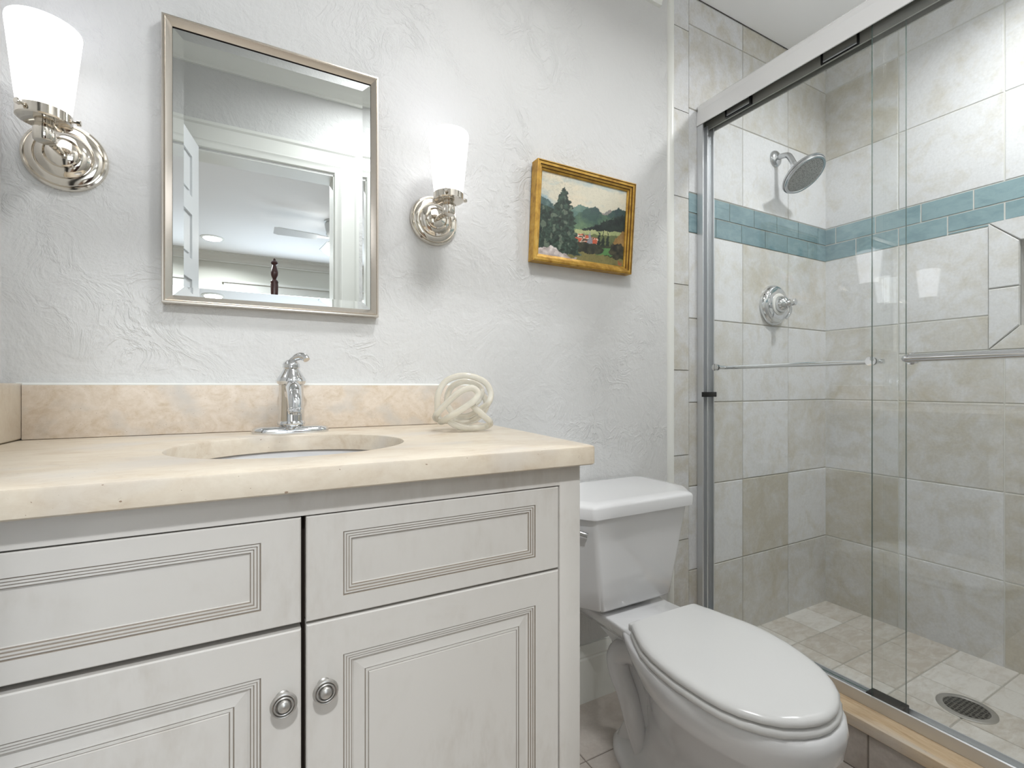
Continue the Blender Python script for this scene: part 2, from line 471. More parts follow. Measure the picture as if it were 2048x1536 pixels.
# bullnose column with a rounded outer edge
zb = [0, 0.142, 0.447, 0.752, 1.059, 1.368, 1.683, 1.994, 2.292, CZ]; lay = tone_layer(bm)
for a, b in zip(zb[:-1], zb[1:]):
    t, l, sd = random.uniform(0.1, 0.5), random.uniform(0.45, 0.6), random.random()
    prof = [(1.308, 0.0), (1.3085, 0.003)] + [(1.325 - 0.0165 * math.cos(q * PI / 12), 0.003 + 0.0075 * math.sin(q * PI / 12)) for q in range(1, 7)] + [(1.3975, 0.0105), (1.3992, 0.0085), (1.3992, 0)]
    rs = [[Vector((x, WY - h, z)) for x, h in prof] for z in (a + 0.0015, b - 0.0015)]
    before = set(bm.faces); loft(bm, rs, True, True, False)
    for f in set(bm.faces) - before:
        for lp in f.loops: lp[lay] = (t, sd, l, 1)
sheet(bm, O, EX, EZ, Nn, 1.312, RX, 0, CZ, 0.0055, 1)
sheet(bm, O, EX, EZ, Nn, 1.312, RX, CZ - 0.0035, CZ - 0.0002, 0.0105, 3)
box(bm, 1.320, RX + 0.1, WY + 0.0005, WY + 0.1, 0, CZ, mi=1)
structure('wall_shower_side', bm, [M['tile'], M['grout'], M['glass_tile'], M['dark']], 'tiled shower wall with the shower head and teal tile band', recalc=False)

# shower end wall with band and framed niche
bm = NB(); O = Vector((RX, WY, 0)); U = Vector((0, -1, 0)); Nn = Vector((-1, 0, 0)); UL = WY - FY
YS = [0, 0.285, 0.594, 0.900, UL]
tr = {0: (0.55, 0.2, 0.75, 0.4), 1: (0.85, 0.1, 0.7, 0.3), 2: (0.15, 0.5, 0.6, 0.4), 3: (0.4, 0.45, 0.3, 0.4), 4: (0.1, 0.15, 0.2, 0.3), 6: (0.1, 0.1, 0.05, 0.3), 7: (0.6, 0.1, 0.0, 0.2), 8: (0.2, 0.1, 0.1, 0.2)}
lr = {0: (0.45, 0.5, 0.35, 0.4), 1: (0.35, 0.6, 0.4, 0.5), 2: (0.55, 0.45, 0.4, 0.5), 3: (0.5, 0.45, 0.5, 0.5), 4: (0.55, 0.6, 0.55, 0.5), 6: (0.65, 0.6, 0.65, 0.5), 7: (0.4, 0.6, 0.7, 0.6), 8: (0.6, 0.6, 0.6, 0.6)}
FU0, FU1, FZ0, FZ1 = WY - 0.680, WY - 0.240, 1.129, 1.574      # niche frame, outer
IU0, IU1, IZ0, IZ1 = FU0 + 0.078, FU1 - 0.078, FZ0 + 0.078, FZ1 - 0.078
hole = (FU0, FU1, FZ0, FZ1)
for r in range(9):
    if r == 5: continue
    for c in range(4):
        for q in minus((YS[c], YS[c + 1], ROWS[r] if r else 0.0, ROWS[r + 1]), hole):
            tile(bm, O, U, EZ, Nn, *q, tr[r][c], lr[r][c], TH)
for (z0, z1, off) in ((zmid, ROWS[6], 1.185), (ROWS[5], zmid, 1.104)):
    us = [0] + [WY - off + 0.1545 * k for k in range(0, 8)] + [UL]
    us = sorted(x for x in us if 0 <= x <= UL)
    for a, b in zip(us[:-1], us[1:]):
        for q in minus((a, b, z0, z1), hole): tile(bm, O, U, EZ, Nn, *q, random.uniform(0.0, 0.45), random.uniform(0.6, 0.95), TH, 0.0022, 0.0012, mi=2)  # paler teal than the side wall: reflection haze put into the tile colour
for q in minus((0, UL, 0, CZ), (IU0, IU1, IZ0, IZ1)): sheet(bm, O, U, EZ, Nn, *q, 0.0055, 1)
# mitred frame of the niche: four sides, left one in two lengths
def fr(poly, tone):
    lay = tone_layer(bm); before = set(bm.faces)
    c = Vector((sum(p[0] for p in poly) / len(poly), sum(p[1] for p in poly) / len(poly)))
    def P(p, h, k):
        d = (c - Vector(p)); q = Vector(p) + d.normalized() * k; return O + U * q.x + EZ * q.y + Nn * h
    loft(bm, [[P(p, 0, 0.002) for p in poly], [P(p, 0.013, 0.002) for p in poly], [P(p, 0.016, 0.005) for p in poly]])
    sd = random.random()
    for f in set(bm.faces) - before:
        for lp in f.loops: lp[lay] = (tone, sd, 0.58, 1)
zq = 1.342
fr([(FU0, zq), (IU0, zq), (IU0, IZ1), (FU0, FZ1)], 0.2); fr([(FU0, FZ0), (IU0, IZ0), (IU0, zq), (FU0, zq)], 0.15)
fr([(FU0, FZ1), (IU0, IZ1), (IU1, IZ1), (FU1, FZ1)], 0.35); fr([(FU0, FZ0), (FU1, FZ0), (IU1, IZ0), (IU0, IZ0)], 0.65)
fr([(FU1, FZ0), (FU1, FZ1), (IU1, IZ1), (IU1, IZ0)], 0.2)
# recess
lay = tone_layer(bm); before = set(bm.faces)
D = 0.09
def P3(u, z, d): return O + U * u + EZ * z - Nn * d
A = [P3(IU0, IZ0, 0), P3(IU1, IZ0, 0), P3(IU1, IZ1, 0), P3(IU0, IZ1, 0)]; B = [P3(IU0, IZ0, D), P3(IU1, IZ0, D), P3(IU1, IZ1, D), P3(IU0, IZ1, D)]
loft(bm, [A, B], False, True)
for f in set(bm.faces) - before:
    for lp in f.loops: lp[lay] = (0.4, 0.3, 0.4, 1)
box(bm, RX + 0.095, RX + 0.15, FY, WY + 0.1, 0, CZ, mi=1)
structure('wall_right', bm, [M['tile'], M['grout_white'], M['glass_tile']], 'tiled shower end wall with teal band and framed niche', recalc=False)
# shower near end wall
bm = NB(); O = Vector((1.40, FY, 0)); Nn = Vector((0, 1, 0))
for r in range(9):
    if r == 5: continue
    for c in range(3): tile(bm, O, EX, EZ, Nn, 0.297 * c, 0.297 * (c + 1), ROWS[r] if r else 0.0, ROWS[r + 1], random.uniform(0.1, 0.6), 0.5, TH)
for (z0, z1) in ((zmid, ROWS[6]), (ROWS[5], zmid)):
    for k in range(6): tile(bm, O, EX, EZ, Nn, 0.1485 * k, 0.1485 * (k + 1), z0, z1, random.uniform(0.2, 0.8), 0.45, TH, 0.0018, 0.0012, mi=2)
sheet(bm, O, EX, EZ, Nn, 0, RX - 1.4, 0, CZ, 0.0055, 1)
box(bm, 1.40, RX + 0.1, BY, FY, 0, CZ, mi=1)
structure('wall_shower_near', bm, [M['tile'], M['grout'], M['glass_tile']], 'tiled shower wall on the doorway side', recalc=False)

# curb: tiled face, stone cap
CT = 0.1416
bm = NB(); O = Vector((1.393, WY - 0.008, 0)); U = Vector((0, -1, 0)); Nn = Vector((-1, 0, 0))
ed = [0, WY - 0.008 - 0.95, WY - 0.008 - 0.642, WY - 0.008 - 0.334, WY - FY - 0.008]
for a, b in zip(ed[:-1], ed[1:]): tile(bm, O, U, EZ, Nn, a, b, 0, CT - 0.031, random.uniform(0.6, 0.95), 0.3, 0.007)
sheet(bm, O, U, EZ, Nn, 0, ed[-1], 0, CT - 0.031, 0.0045, 1)
box(bm, 1.394, 1.515, FY + 0.001, WY - 0.009, 0, CT - 0.031, mi=1)
structure('trim_1', bm, [M['tile_floor'], M['grout_floor']], 'brown tiled face of the shower curb', recalc=False)
bm = NB(); box(bm, 1.379, 1.530, FY + 0.001, WY - 0.0085, CT - 0.030, CT, 0.003)
tag(obj('curb_cap', bm, M['curb_stone'], smooth=40), 'tan stone threshold slab capping the shower curb', None, None, 'structure')

bm = NB(); prism(bm, [(1.300, WY + 0.0005), (1.302, WY - 0.003), (1.306, WY - 0.0075), (1.313, WY - 0.0108), (1.319, WY - 0.0116), (1.3235, WY - 0.0108), (1.3235, WY + 0.0005)], 'z', 0.0, CZ - 0.001)
structure('trim_5', bm, M['trim'], 'white caulk edge between the plaster and the shower tile', smooth=50)
# baseboard behind the toilet
def base_prof(t=0.016): return [(0, 0), (t, 0), (t, 0.135), (t - 0.003, 0.140), (t, 0.146), (t - 0.001, 0.156), (t - 0.008, 0.166), (t - 0.010, 0.176), (0, 0.176)]
bm = NB(); prism(bm, [(WY - a, z) for a, z in base_prof()], 'x', 0.503, 1.309)
structure('baseboard_back', bm, M['trim'], 'white moulded baseboard behind the toilet', smooth=30)
# crown moulding around the room, stopping short of the shower
def crown_prof(): return [(0, -0.095), (0.012, -0.095), (0.014, -0.084), (0.022, -0.078), (0.030, -0.060), (0.050, -0.034), (0.064, -0.026), (0.068, -0.016), (0.080, -0.012), (0.080, 0.0), (0, 0.0)]
bm = NB()
loft(bm, [[Vector((LX + a, WY - a, CZ + z)) for a, z in crown_prof()], [Vector((1.262, WY - a, CZ + z)) for a, z in crown_prof()]])
loft(bm, [[Vector((LX + a, FY + a, CZ + z)) for a, z in crown_prof()], [Vector((LX + a, WY - a, CZ + z)) for a, z in crown_prof()]])
loft(bm, [[Vector((LX + a, FY + a, CZ + z)) for a, z in crown_prof()], [Vector((1.38, FY + a, CZ + z)) for a, z in crown_prof()]])
structure('trim_2', bm, M['trim'], 'white crown moulding along the top of the walls', smooth=30)
# door casing and jamb lining
def casing(bm, wallf, sgn, w=0.110, th=0.018):
    prof = [(0.0, 0.0, 0), (0.0, th, 0), (0.012, th, 0), (0.020, th * 0.72, 0), (0.070, th * 0.62, 0), (0.078, th * 0.72, 0), (0.088, th * 0.5, 0), (w - 0.012, th * 0.42, 0), (w - 0.004, th * 0.42, 0), (w, th * 0.2, 0), (w, 0.0, 0)]
    x0, x1, z1 = OX0 - w, OX1 + w, OZ + w + 0.008
    rings = []
    for ins, h, _ in prof:
        rings.append([Vector((x0 + ins, wallf + sgn * h, 0)), Vector((x0 + ins, wallf + sgn * h, z1 - ins)), Vector((x1 - ins, wallf + sgn * h, z1 - ins)), Vector((x1 - ins, wallf + sgn * h, 0))])
    loft(bm, rings, False, False, False)
bm = NB(); casing(bm, FY, 1); casing(bm, BY, -1)
box(bm, OX0 - 0.001, OX0 + 0.004, BY, FY, 0, OZ); box(bm, OX1 - 0.004, OX1 + 0.001, BY, FY, 0, OZ); box(bm, OX0, OX1, BY, FY, OZ - 0.004, OZ + 0.001)
structure('trim_3', bm, M['trim'], 'white moulded casing around the doorway, seen in the mirror', smooth=30)
# open panelled door
bm = NB(); hx, hy = -0.224, 0.094; dd = Vector((-0.171, 0.985, 0)).normalized(); dn = Vector((dd.y, -dd.x, 0)); DL, DT = 0.545, 0.034
def DP(s, h, z): return Vector((hx, hy, 0)) + dd * s + dn * h + EZ * z
def dbox(s0, s1, z0, z1, h0, h1):
    loft(bm, [[DP(s0, h0, z0), DP(s1, h0, z0), DP(s1, h0, z1), DP(s0, h0, z1)], [DP(s0, h1, z0), DP(s1, h1, z0), DP(s1, h1, z1), DP(s0, h1, z1)]])
pz = [(0.20, 0.52), (0.60, 0.92), (1.00, 1.36), (1.44, 1.52), (1.60, 1.66), (1.735, 1.90)]
pz = [(0.20, 0.55), (0.63, 1.02), (1.10, 1.36), (1.44, 1.535), (1.655, 1.735), (1.80, 1.90)]
pz = [(0.20, 0.60), (0.68, 1.06), (1.14, 1.42), (1.50, 1.675), (1.745, 1.905)]
dbox(0, DL, 0.012, 1.984, 0.008, DT - 0.008)
def panels(hb, ht):
    zs = [0.012] + [q for p in pz for q in p] + [1.984]
    for s0, s1 in ((0, 0.085), (0.23, 0.30), (0.46, DL)): dbox(s0, s1, 0.012, 1.984, hb, ht)
    for i in range(0, len(zs), 2):
        for s0, s1 in ((0.085, 0.23), (0.30, 0.46)): dbox(s0, s1, zs[i], zs[i + 1], hb, ht)
    sg = 1 if ht > hb else -1
    for a, b in pz:
        for s0, s1 in ((0.085, 0.23), (0.30, 0.46)): dbox(s0 + 0.02, s1 - 0.02, a + 0.02, b - 0.02, hb, hb + sg * 0.005)
panels(DT - 0.008, DT); panels(0.008, 0.0)
structure('door_1', bm, M['door_paint'], 'white panelled door standing open beside the doorway, seen in the mirror')

# ------------------------------------------------------------------ bedroom beyond the doorway (seen in the mirror)
BX0, BX1, BYF = -2.6, 3.0, -3.57
bm = NB(); box(bm, BX0, BX1, BYF, BY, -0.06, 0.0)
structure('floor_bedroom', bm, M['bed_floor'], 'brown floor of the bedroom')
bm = NB(); box(bm, BX0, BX1, BYF, BY, CZ, CZ + 0.05)
structure('ceiling_bedroom', bm, M['ceiling'], 'white bedroom ceiling seen in the mirror')
WX0, WX1, WZ0, WZ1 = -0.17, 1.50, 0.85, 2.02
bm = NB()
box(bm, BX0, WX0, BYF - 0.1, BYF, 0, CZ); box(bm, WX1, BX1, BYF - 0.1, BYF, 0, CZ); box(bm, WX0, WX1, BYF - 0.1, BYF, 0, WZ0); box(bm, WX0, WX1, BYF - 0.1, BYF, WZ1, CZ)
structure('wall_bedroom_far', bm, M['bed_wall'], 'pale bedroom wall with the window, seen in the mirror')
bm = NB(); box(bm, BX0 - 0.1, BX0, BYF, BY, 0, CZ)
structure('wall_bedroom_left', bm, M['bed_wall'])
bm = NB(); box(bm, BX1, BX1 + 0.1, BYF, BY, 0, CZ)
structure('wall_bedroom_right', bm, M['bed_wall'])
bm = NB(); box(bm, BX0, LX - 0.1, BY, FY, 0, CZ); box(bm, RX + 0.1, BX1, BY, FY, 0, CZ)
structure('wall_bedroom_near', bm, M['bed_wall'])
bm = NB()
loft(bm, [[Vector((BX0, BYF + a, CZ + z)) for a, z in crown_prof()], [Vector((BX1, BYF + a, CZ + z)) for a, z in crown_prof()]])
structure('trim_4', bm, M['trim'], 'crown moulding of the bedroom, seen in the mirror', smooth=30)
w = tag(empty('window_1', (0.66, BYF, WZ0), 'white cased bedroom window at the bottom of the mirror'), kind='structure')
bm = NB()
for a in ((WX0 - 0.09, WX0, WZ0 - 0.09, WZ1 + 0.10), (WX1, WX1 + 0.09, WZ0 - 0.09, WZ1 + 0.10), (WX0, WX1, WZ1, WZ1 + 0.10), (WX0, WX1, WZ0 - 0.09, WZ0)):
    box(bm, a[0], a[1], BYF, BYF + 0.022, a[2], a[3])
box(bm, WX0 - 0.11, WX1 + 0.11, BYF, BYF + 0.04, WZ1 + 0.10, WZ1 + 0.125)
for x in (WX0 + 0.02, (WX0 + WX1) / 2, WX1 - 0.02): box(bm, x - 0.02, x + 0.02, BYF - 0.06, BYF - 0.03, WZ0, WZ1)
for z in (WZ0 + 0.02, (WZ0 + WZ1) / 2, WZ1 - 0.02): box(bm, WX0, WX1, BYF - 0.06, BYF - 0.03, z - 0.02, z + 0.02)
obj('window_frame', bm, M['trim'], w, smooth=0)
bm = NB(); box(bm, WX0, WX1, BYF - 0.047, BYF - 0.043, WZ0, WZ1)
obj('pane', bm, M['window_glass'], w, smooth=0)

# recessed light, fan, bed
t = rl = empty('recessed_light', (-0.33, -2.98, CZ), 'round lit recessed light in the bedroom ceiling, seen in the mirror', 'ceiling light', 'recessed bedroom lights')
bm = NB(); lathe(bm, (-0.33, -2.98, CZ), (0, 0, -1), [(0.100, 0), (0.100, 0.004), (0.080, 0.008), (0.078, 0.002)], 32); obj('trim_ring', bm, M['trim'], t)
bm = NB(); lathe(bm, (-0.33, -2.98, CZ), (0, 0, -1), [(0.078, 0.001), (0.078, 0.006)], 32); obj('lens', bm, M['lamp'], t)

r2 = copy_tree(rl); r2.location = (-0.10, -0.80, CZ); r2['label'] = 'recessed light added out of view just outside the bathroom doorway as front fill'  # unseen fixture added for the doorway fill light
fx, fy = 0.635, -1.95
t = empty('ceiling_fan', (fx, fy, CZ), 'white ceiling fan partly hidden by the door casing in the mirror', 'ceiling fan')
fw = mat('fan_white', (196, 198, 198), 0.4)
bm = NB(); lathe(bm, (fx, fy, CZ), (0, 0, -1), [(0.085, 0), (0.088, 0.012), (0.075, 0.02), (0.082, 0.03), (0.078, 0.06), (0.070, 0.095), (0.068, 0.10), (0.072, 0.115), (0.060, 0.135), (0.035, 0.15), (0.03, 0.17)], 36); obj('motor_housing', bm, fw, t)
for k in range(4):
    an = PI - 0.04 + 2 * PI * k / 4; d = Vector((math.cos(an), math.sin(an), 0)); s_ = Vector((-d.y, d.x, 0)); bm = NB(); b = Vector((fx, fy, CZ - 0.155))
    pts = [(0.14, 0.040), (0.44, 0.056), (0.475, 0.045), (0.475, -0.045), (0.44, -0.056), (0.14, -0.040)]
    tl = -0.24
    ring = lambda h: [b + d * r + s_ * q + EZ * (h + q * tl) for r, q in pts]
    loft(bm, [ring(0), ring(0.006)])
    bl = obj('blade', bm, fw, t, smooth=0)
    bm = NB(); loft(bm, [[b + d * r + s_ * q + EZ * (h + q * tl) for r, q in ((0.05, 0.012), (0.11, 0.02), (0.19, 0.035), (0.19, -0.035), (0.11, -0.02), (0.05, -0.012))] for h in (0.006, 0.012)])
    obj('blade_bracket', bm, fw, bl, smooth=0)
for k in range(3):
    an = 2 * PI * k / 3 + 2.9; d = Vector((math.cos(an) * 0.5, math.sin(an) * 0.5, -0.86)); bm = NB()
    lathe(bm, Vector((fx, fy, CZ - 0.165)) + d * 0.03, d, [(0.018, 0), (0.02, 0.02), (0.04, 0.06), (0.052, 0.10), (0.05, 0.10), (0.015, 0.02)], 24); obj('lamp_shade', bm, M['lamp'], t)

px, py = 0.189, -2.57
t = empty('four_poster_bed', (0.72, -1.6, 0), 'dark turned bed post standing up in the mirror reflection', 'bed')
def post(x):
    bm = NB(); pr = [(0.036, 0), (0.036, 0.30), (0.03, 0.31), (0.04, 0.34), (0.036, 0.36), (0.036, 0.80), (0.028, 0.82), (0.040, 0.86), (0.034, 0.90), (0.030, 1.80), (0.033, 1.955), (0.030, 1.965), (0.034, 1.975), (0.031, 1.99), (0.016, 2.005), (0.018, 2.012), (0.030, 2.04), (0.032, 2.07), (0.026, 2.10), (0.017, 2.13), (0.016, 2.138), (0.028, 2.146), (0.032, 2.158), (0.026, 2.172), (0.013, 2.180), (0.011, 2.19), (0.007, 2.20), (0.0, 2.204)]
    lathe(bm, (x, py, 0), (0, 0, 1), pr, 20); obj('post', bm, M['post'], t)
post(px); post(px + 1.06)
bm = NB(); box(bm, px + 0.036, px + 1.024, py - 0.012, py + 0.012, 0.30, 0.80); obj('footboard', bm, M['post'], t)
bm = NB(); box(bm, px + 0.02, px + 1.04, py + 0.02, py + 1.92, 0.28, 0.60, 0.05, 4); obj('mattress', bm, M['linen'], t)
bm = NB(); box(bm, px, px + 1.06, py + 1.925, py + 1.95, 0, 1.15); obj('headboard', bm, M['post'], t)

# ------------------------------------------------------------------ added bathroom and shower ceiling lamps, out of view, for brightness
t = empty('added_flush_ceiling_light', (0.54, 0.45, CZ), 'round flush ceiling light added out of view to brighten the bathroom', 'ceiling light')
bm = NB(); lathe(bm, (0.54, 0.45, CZ), (0, 0, -1), [(0.165, 0), (0.165, 0.02), (0.155, 0.03), (0.15, 0.02)], 40); obj('base_ring', bm, M['nickel'], t)
bm = NB(); lathe(bm, (0.54, 0.45, CZ), (0, 0, -1), [(0.150, 0.005), (0.150, 0.028), (0.148, 0.031)], 40); obj('diffuser', bm, M['lamp'], t)
t = empty('added_shower_downlight', (1.80, 0.42, CZ), 'small round recessed light added out of view to brighten the shower', 'ceiling light')
bm = NB(); lathe(bm, (1.80, 0.42, CZ), (0, 0, -1), [(0.085, 0), (0.085, 0.004), (0.066, 0.008), (0.064, 0.002)], 32); obj('trim_ring', bm, M['trim'], t)
bm = NB(); lathe(bm, (1.80, 0.42, CZ), (0, 0, -1), [(0.064, 0.001), (0.064, 0.006)], 32); obj('lens', bm, M['lamp'], t)

# ------------------------------------------------------------------ mirror
MX0, MX1, MZ0, MZ1 = -0.163, 0.279, 1.173, 1.770
t = empty('wall_mirror', (0.058, WY, MZ0), 'tall rectangular wall mirror in a thin nickel frame above the sink', 'mirror')
bm = NB(); PM = lambda x, z, h: (x, WY - h, z)
frame_sweep(bm, MX0, MX1, MZ0, MZ1, [(0, 0.0, 0), (0, 0.026, 0), (0.0015, 0.0285, 0), (0.004, 0.0285, 0), (0.0055, 0.0265, 0), (0.007, 0.029, 0), (0.0172, 0.0195, 0), (0.018, 0.0185, 0), (0.018, 0.006, 1)], PM)  # last segment coloured dark to stand for the shadow in the gap
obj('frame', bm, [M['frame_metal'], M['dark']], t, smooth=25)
bm = NB(); ins, bw = 0.0182, 0.019
rr = frame_sweep(bm, MX0 + ins, MX1 - ins, MZ0 + ins, MZ1 - ins, [(0, 0.012, 0), (0, 0.0152, 0), (bw, 0.0140, 0)], PM)
bm.faces.new(rr[-1]); bm.faces.new(rr[0])
obj('mirror_glass', bm, M['mirror'], t, smooth=0)

# ------------------------------------------------------------------ sconces
def sconce(cx, label):
    cz, y = 1.445, WY
    t = empty('wall_sconce', (cx, WY, cz), label, 'wall lamp', 'sconces beside the mirror')
    bm = NB()
    lathe(bm, (cx, y, cz), (0, -1, 0), [(0.0655, 0.0), (0.0655, 0.006), (0.064, 0.009), (0.061, 0.010), (0.059, 0.0085), (0.057, 0.012), (0.051, 0.0150), (0.046, 0.0155), (0.044, 0.014), (0.041, 0.019), (0.034, 0.024), (0.029, 0.0255), (0.027, 0.024), (0.024, 0.028), (0.018, 0.031), (0.008, 0.0325), (0.0, 0.033)], 56)
    obj('back_plate', bm, M['nickel'], t, smooth=24)
    sy = y - 0.112
    bm = NB(); tube(bm, [(cx, y - 0.026, cz - 0.002), (cx, sy + 0.012, cz - 0.008), (cx, sy, cz - 0.006)], 0.0062, 14); obj('arm', bm, M['nickel'], t)
    bm = NB(); lathe(bm, (cx, sy, cz - 0.018), (0, 0, 1), [(0.014, 0), (0.0155, 0.002), (0.0155, 0.026), (0.0145, 0.028), (0.0125, 0.029), (0.0125, 0.036)], 28); obj('neck', bm, M['nickel'], t)
    bm = NB(); lathe(bm, (cx, sy, cz + 0.014), (0, 0, 1), [(0.010, 0.0), (0.035, 0.002), (0.0375, 0.004), (0.0375, 0.019), (0.036, 0.0205), (0.034, 0.0205), (0.034, 0.008), (0.010, 0.006)], 44)
    hd = obj('shade_holder', bm, M['nickel'], t, smooth=30)
    for k in range(3):
        a = -PI / 2 - 0.5 + 2 * PI * k / 3; d = Vector((math.cos(a), math.sin(a), 0)); bm = NB()
        lathe(bm, Vector((cx, sy, cz + 0.026)) + d * 0.035, d, [(0.0022, 0), (0.0022, 0.008), (0.0050, 0.008), (0.0050, 0.013), (0.004, 0.014)], 14); obj('thumb_screw', bm, M['nickel'], hd)
    bm = NB()
    lathe(bm, (cx, sy, cz + 0.020), (0, 0, 1), [(0.020, 0.0), (0.0335, 0.001), (0.0345, 0.006), (0.0385, 0.040), (0.0455, 0.110), (0.0495, 0.150), (0.0502, 0.157), (0.0495, 0.161), (0.0480, 0.162), (0.0465, 0.159), (0.0420, 0.110), (0.0350, 0.040), (0.030, 0.008), (0.018, 0.004)], 48)
    obj('lamp_shade', bm, M['shade'], t, smooth=50)
    return t
s1 = sconce(-0.317, 'lit nickel wall sconce with opal glass shade left of the mirror')
s2 = copy_tree(s1); s2.location.x = 0.431; s2['label'] = 'lit nickel wall sconce with opal glass shade right of the mirror'

# ------------------------------------------------------------------ landscape painting
def hsh(i, j, s=0):
    x = math.sin(i * 127.1 + j * 311.7 + s * 74.7) * 43758.5453; return x - math.floor(x)
def vn(x, y, s=0):
    i, j = math.floor(x), math.floor(y); fx_, fy_ = x - i, y - j
    fx_ = fx_ * fx_ * (3 - 2 * fx_); fy_ = fy_ * fy_ * (3 - 2 * fy_)
    return (hsh(i, j, s) * (1 - fx_) + hsh(i + 1, j, s) * fx_) * (1 - fy_) + (hsh(i, j + 1, s) * (1 - fx_) + hsh(i + 1, j + 1, s) * fx_) * fy_
def fb(x, y, s=0): return 0.5 * vn(x, y, s) + 0.27 * vn(x * 2.1, y * 2.1, s + 1) + 0.15 * vn(x * 4.3, y * 4.3, s + 2) + 0.08 * vn(x * 9, y * 9, s + 3)
def pl(pts, u):
    if u <= pts[0][0]: return pts[0][1]
    for (a, b), (c, d) in zip(pts[:-1], pts[1:]):
        if u <= c: return b + (d - b) * (u - a) / (c - a)
    return pts[-1][1]
def mixc(a, b, t):
    t = max(0, min(1, t)); return tuple(p + (q - p) * t for p, q in zip(a, b))
def paint(u, v):
    u += (vn(u * 34, v * 30, 71) - 0.5) * 0.022 + (vn(u * 90, v * 80, 73) - 0.5) * 0.010; v += (vn(u * 30, v * 34, 72) - 0.5) * 0.022 + (vn(u * 85, v * 90, 74) - 0.5) * 0.010
    n = fb(u * 9, v * 7, 3); nf = vn(u * 70, v * 60, 8); n2 = vn(u * 26, v * 24, 5)
    c = mixc((206, 200, 180), (150, 172, 178), (fb(u * 3.2 + 1, v * 7, 11) - 0.47) * 4 + (v - 0.85) * 1.3 - u * 0.35)
    c = mixc(c, (222, 206, 178), (fb(u * 3, v * 5, 21) - 0.5) * 3)
    j = (n - 0.5) * 0.03
    if v < pl([(0.30, 0.60), (0.36, 0.63), (0.44, 0.70), (0.53, 0.69), (0.62, 0.64), (0.7, 0.6)], u) + j * 0.4: c = mixc((80, 110, 102), (110, 134, 120), n2)
    if v < pl([(0.60, 0.60), (0.70, 0.64), (0.80, 0.715), (0.85, 0.68), (0.9, 0.66)], u) + j * 0.3 and u > 0.6: c = mixc((150, 134, 126), (120, 124, 122), n2)
    if v < pl([(0.30, 0.42), (0.40, 0.56), (0.50, 0.655), (0.58, 0.70), (0.62, 0.715), (0.655, 0.69), (0.72, 0.62), (0.80, 0.66), (0.87, 0.73), (0.905, 0.765), (0.94, 0.745), (1.0, 0.755)], u) + j * 0.5:
        c = mixc((56, 82, 74), (108, 134, 98), (0.62 - v) * 2.2 + (n - 0.5) * 1.6); c = mixc(c, (44, 62, 66), (v - 0.60) * 4 + (n2 - 0.5))
    dv = pl([(0.0, 0.69), (0.08, 0.665), (0.12, 0.64), (0.18, 0.56), (0.3, 0.35)], u)
    if v < dv + j and u < 0.3: c = mixc((60, 84, 82), (104, 126, 122), (n2 - 0.3) * 1.2 + (u - 0.06) * 2)
    if pl([(0.44, 0.36), (1.0, 0.46)], u) < v < pl([(0.44, 0.36), (0.6, 0.46), (1.0, 0.70)], u) + (nf - 0.5) * 0.05 and u > 0.44: c = mixc((22, 30, 30), (44, 56, 48), n2)
    lo = pl([(0.30, 0.36), (1.0, 0.46)], u)
    if v < lo and u > 0.3: c = mixc((128, 146, 96), (188, 188, 136), n * 1.4 - 0.2)
    if v < lo - 0.05 and u > 0.3: c = mixc((70, 86, 52), (120, 124, 80), n)
    if 0.31 < u < 0.68 and 0.20 < v < 0.335 - abs(u - 0.48) * 0.12:
        k = vn(u * 34, v * 44, 31); c = (196, 92, 62) if k > 0.52 else ((222, 206, 184) if k > 0.38 else (92, 70, 54))
        if u > 0.56: c = mixc(c, (120, 116, 122), 0.7 if u < 0.61 else 0)
    if abs(u - 0.575) < max(0.0, 0.012 * (0.40 - v) / 0.06) and 0.22 < v < 0.40: c = (140, 140, 148)
    for tu, tb in ((0.685, 0.41), (0.735, 0.425), (0.79, 0.43)):
        if abs(u - tu) < max(0, 0.024 * (tb - v) / 0.18) + (nf - 0.5) * 0.012 and 0.2 < v < tb: c = mixc((26, 34, 28), (48, 58, 44), n2)
    if u > 0.85 and 0.26 < v < pl([(0.85, 0.28), (0.92, 0.40), (0.97, 0.47), (1, 0.47)], u): c = mixc((120, 90, 46), (178, 142, 84), n * 1.4 - 0.2)
    if v < 0.235 + j and u > 0.3: c = mixc((40, 46, 32), (74, 76, 48), n * 1.3 - 0.2)
    if 0.60 < u < 0.86 and pl([(0.6, 0.10), (0.86, 0.12)], u) < v < 0.175 + (u - 0.6) * 0.15: c = mixc((70, 122, 66), (106, 148, 86), n)
    if v < pl([(0.3, 0.10), (0.5, 0.115), (1.0, 0.10)], u) + j: c = mixc((112, 108, 62), (140, 130, 80), n * 1.5 - 0.3)
    if ((u - 0.56) / 0.19) ** 2 + ((v - 0.17) / 0.06) ** 2 < 0.7 + n * 0.8: c = mixc((36, 36, 30), (70, 72, 52), n2)
    if ((u - 0.91) / 0.10) ** 2 + ((v - 0.20) / 0.13) ** 2 < 0.7 + (n2 - 0.5) * 0.9: c = mixc((34, 32, 26), (82, 78, 56), n2 * 1.2 - 0.2)
    # tree and undergrowth at left
    cw = pl([(0.10, 0.20), (0.35, 0.15), (0.6, 0.11), (0.8, 0.035), (0.87, 0.0)], v) * (0.8 + 0.45 * vn(v * 40, u * 3, 17))
    fol = abs(u - 0.255) < cw or (u < 0.36 - 0.25 * max(0, v - 0.35) and v < pl([(0, 0.60), (0.14, 0.55), (0.25, 0.5), (0.36, 0.15)], u) + (n - 0.5) * 0.12)
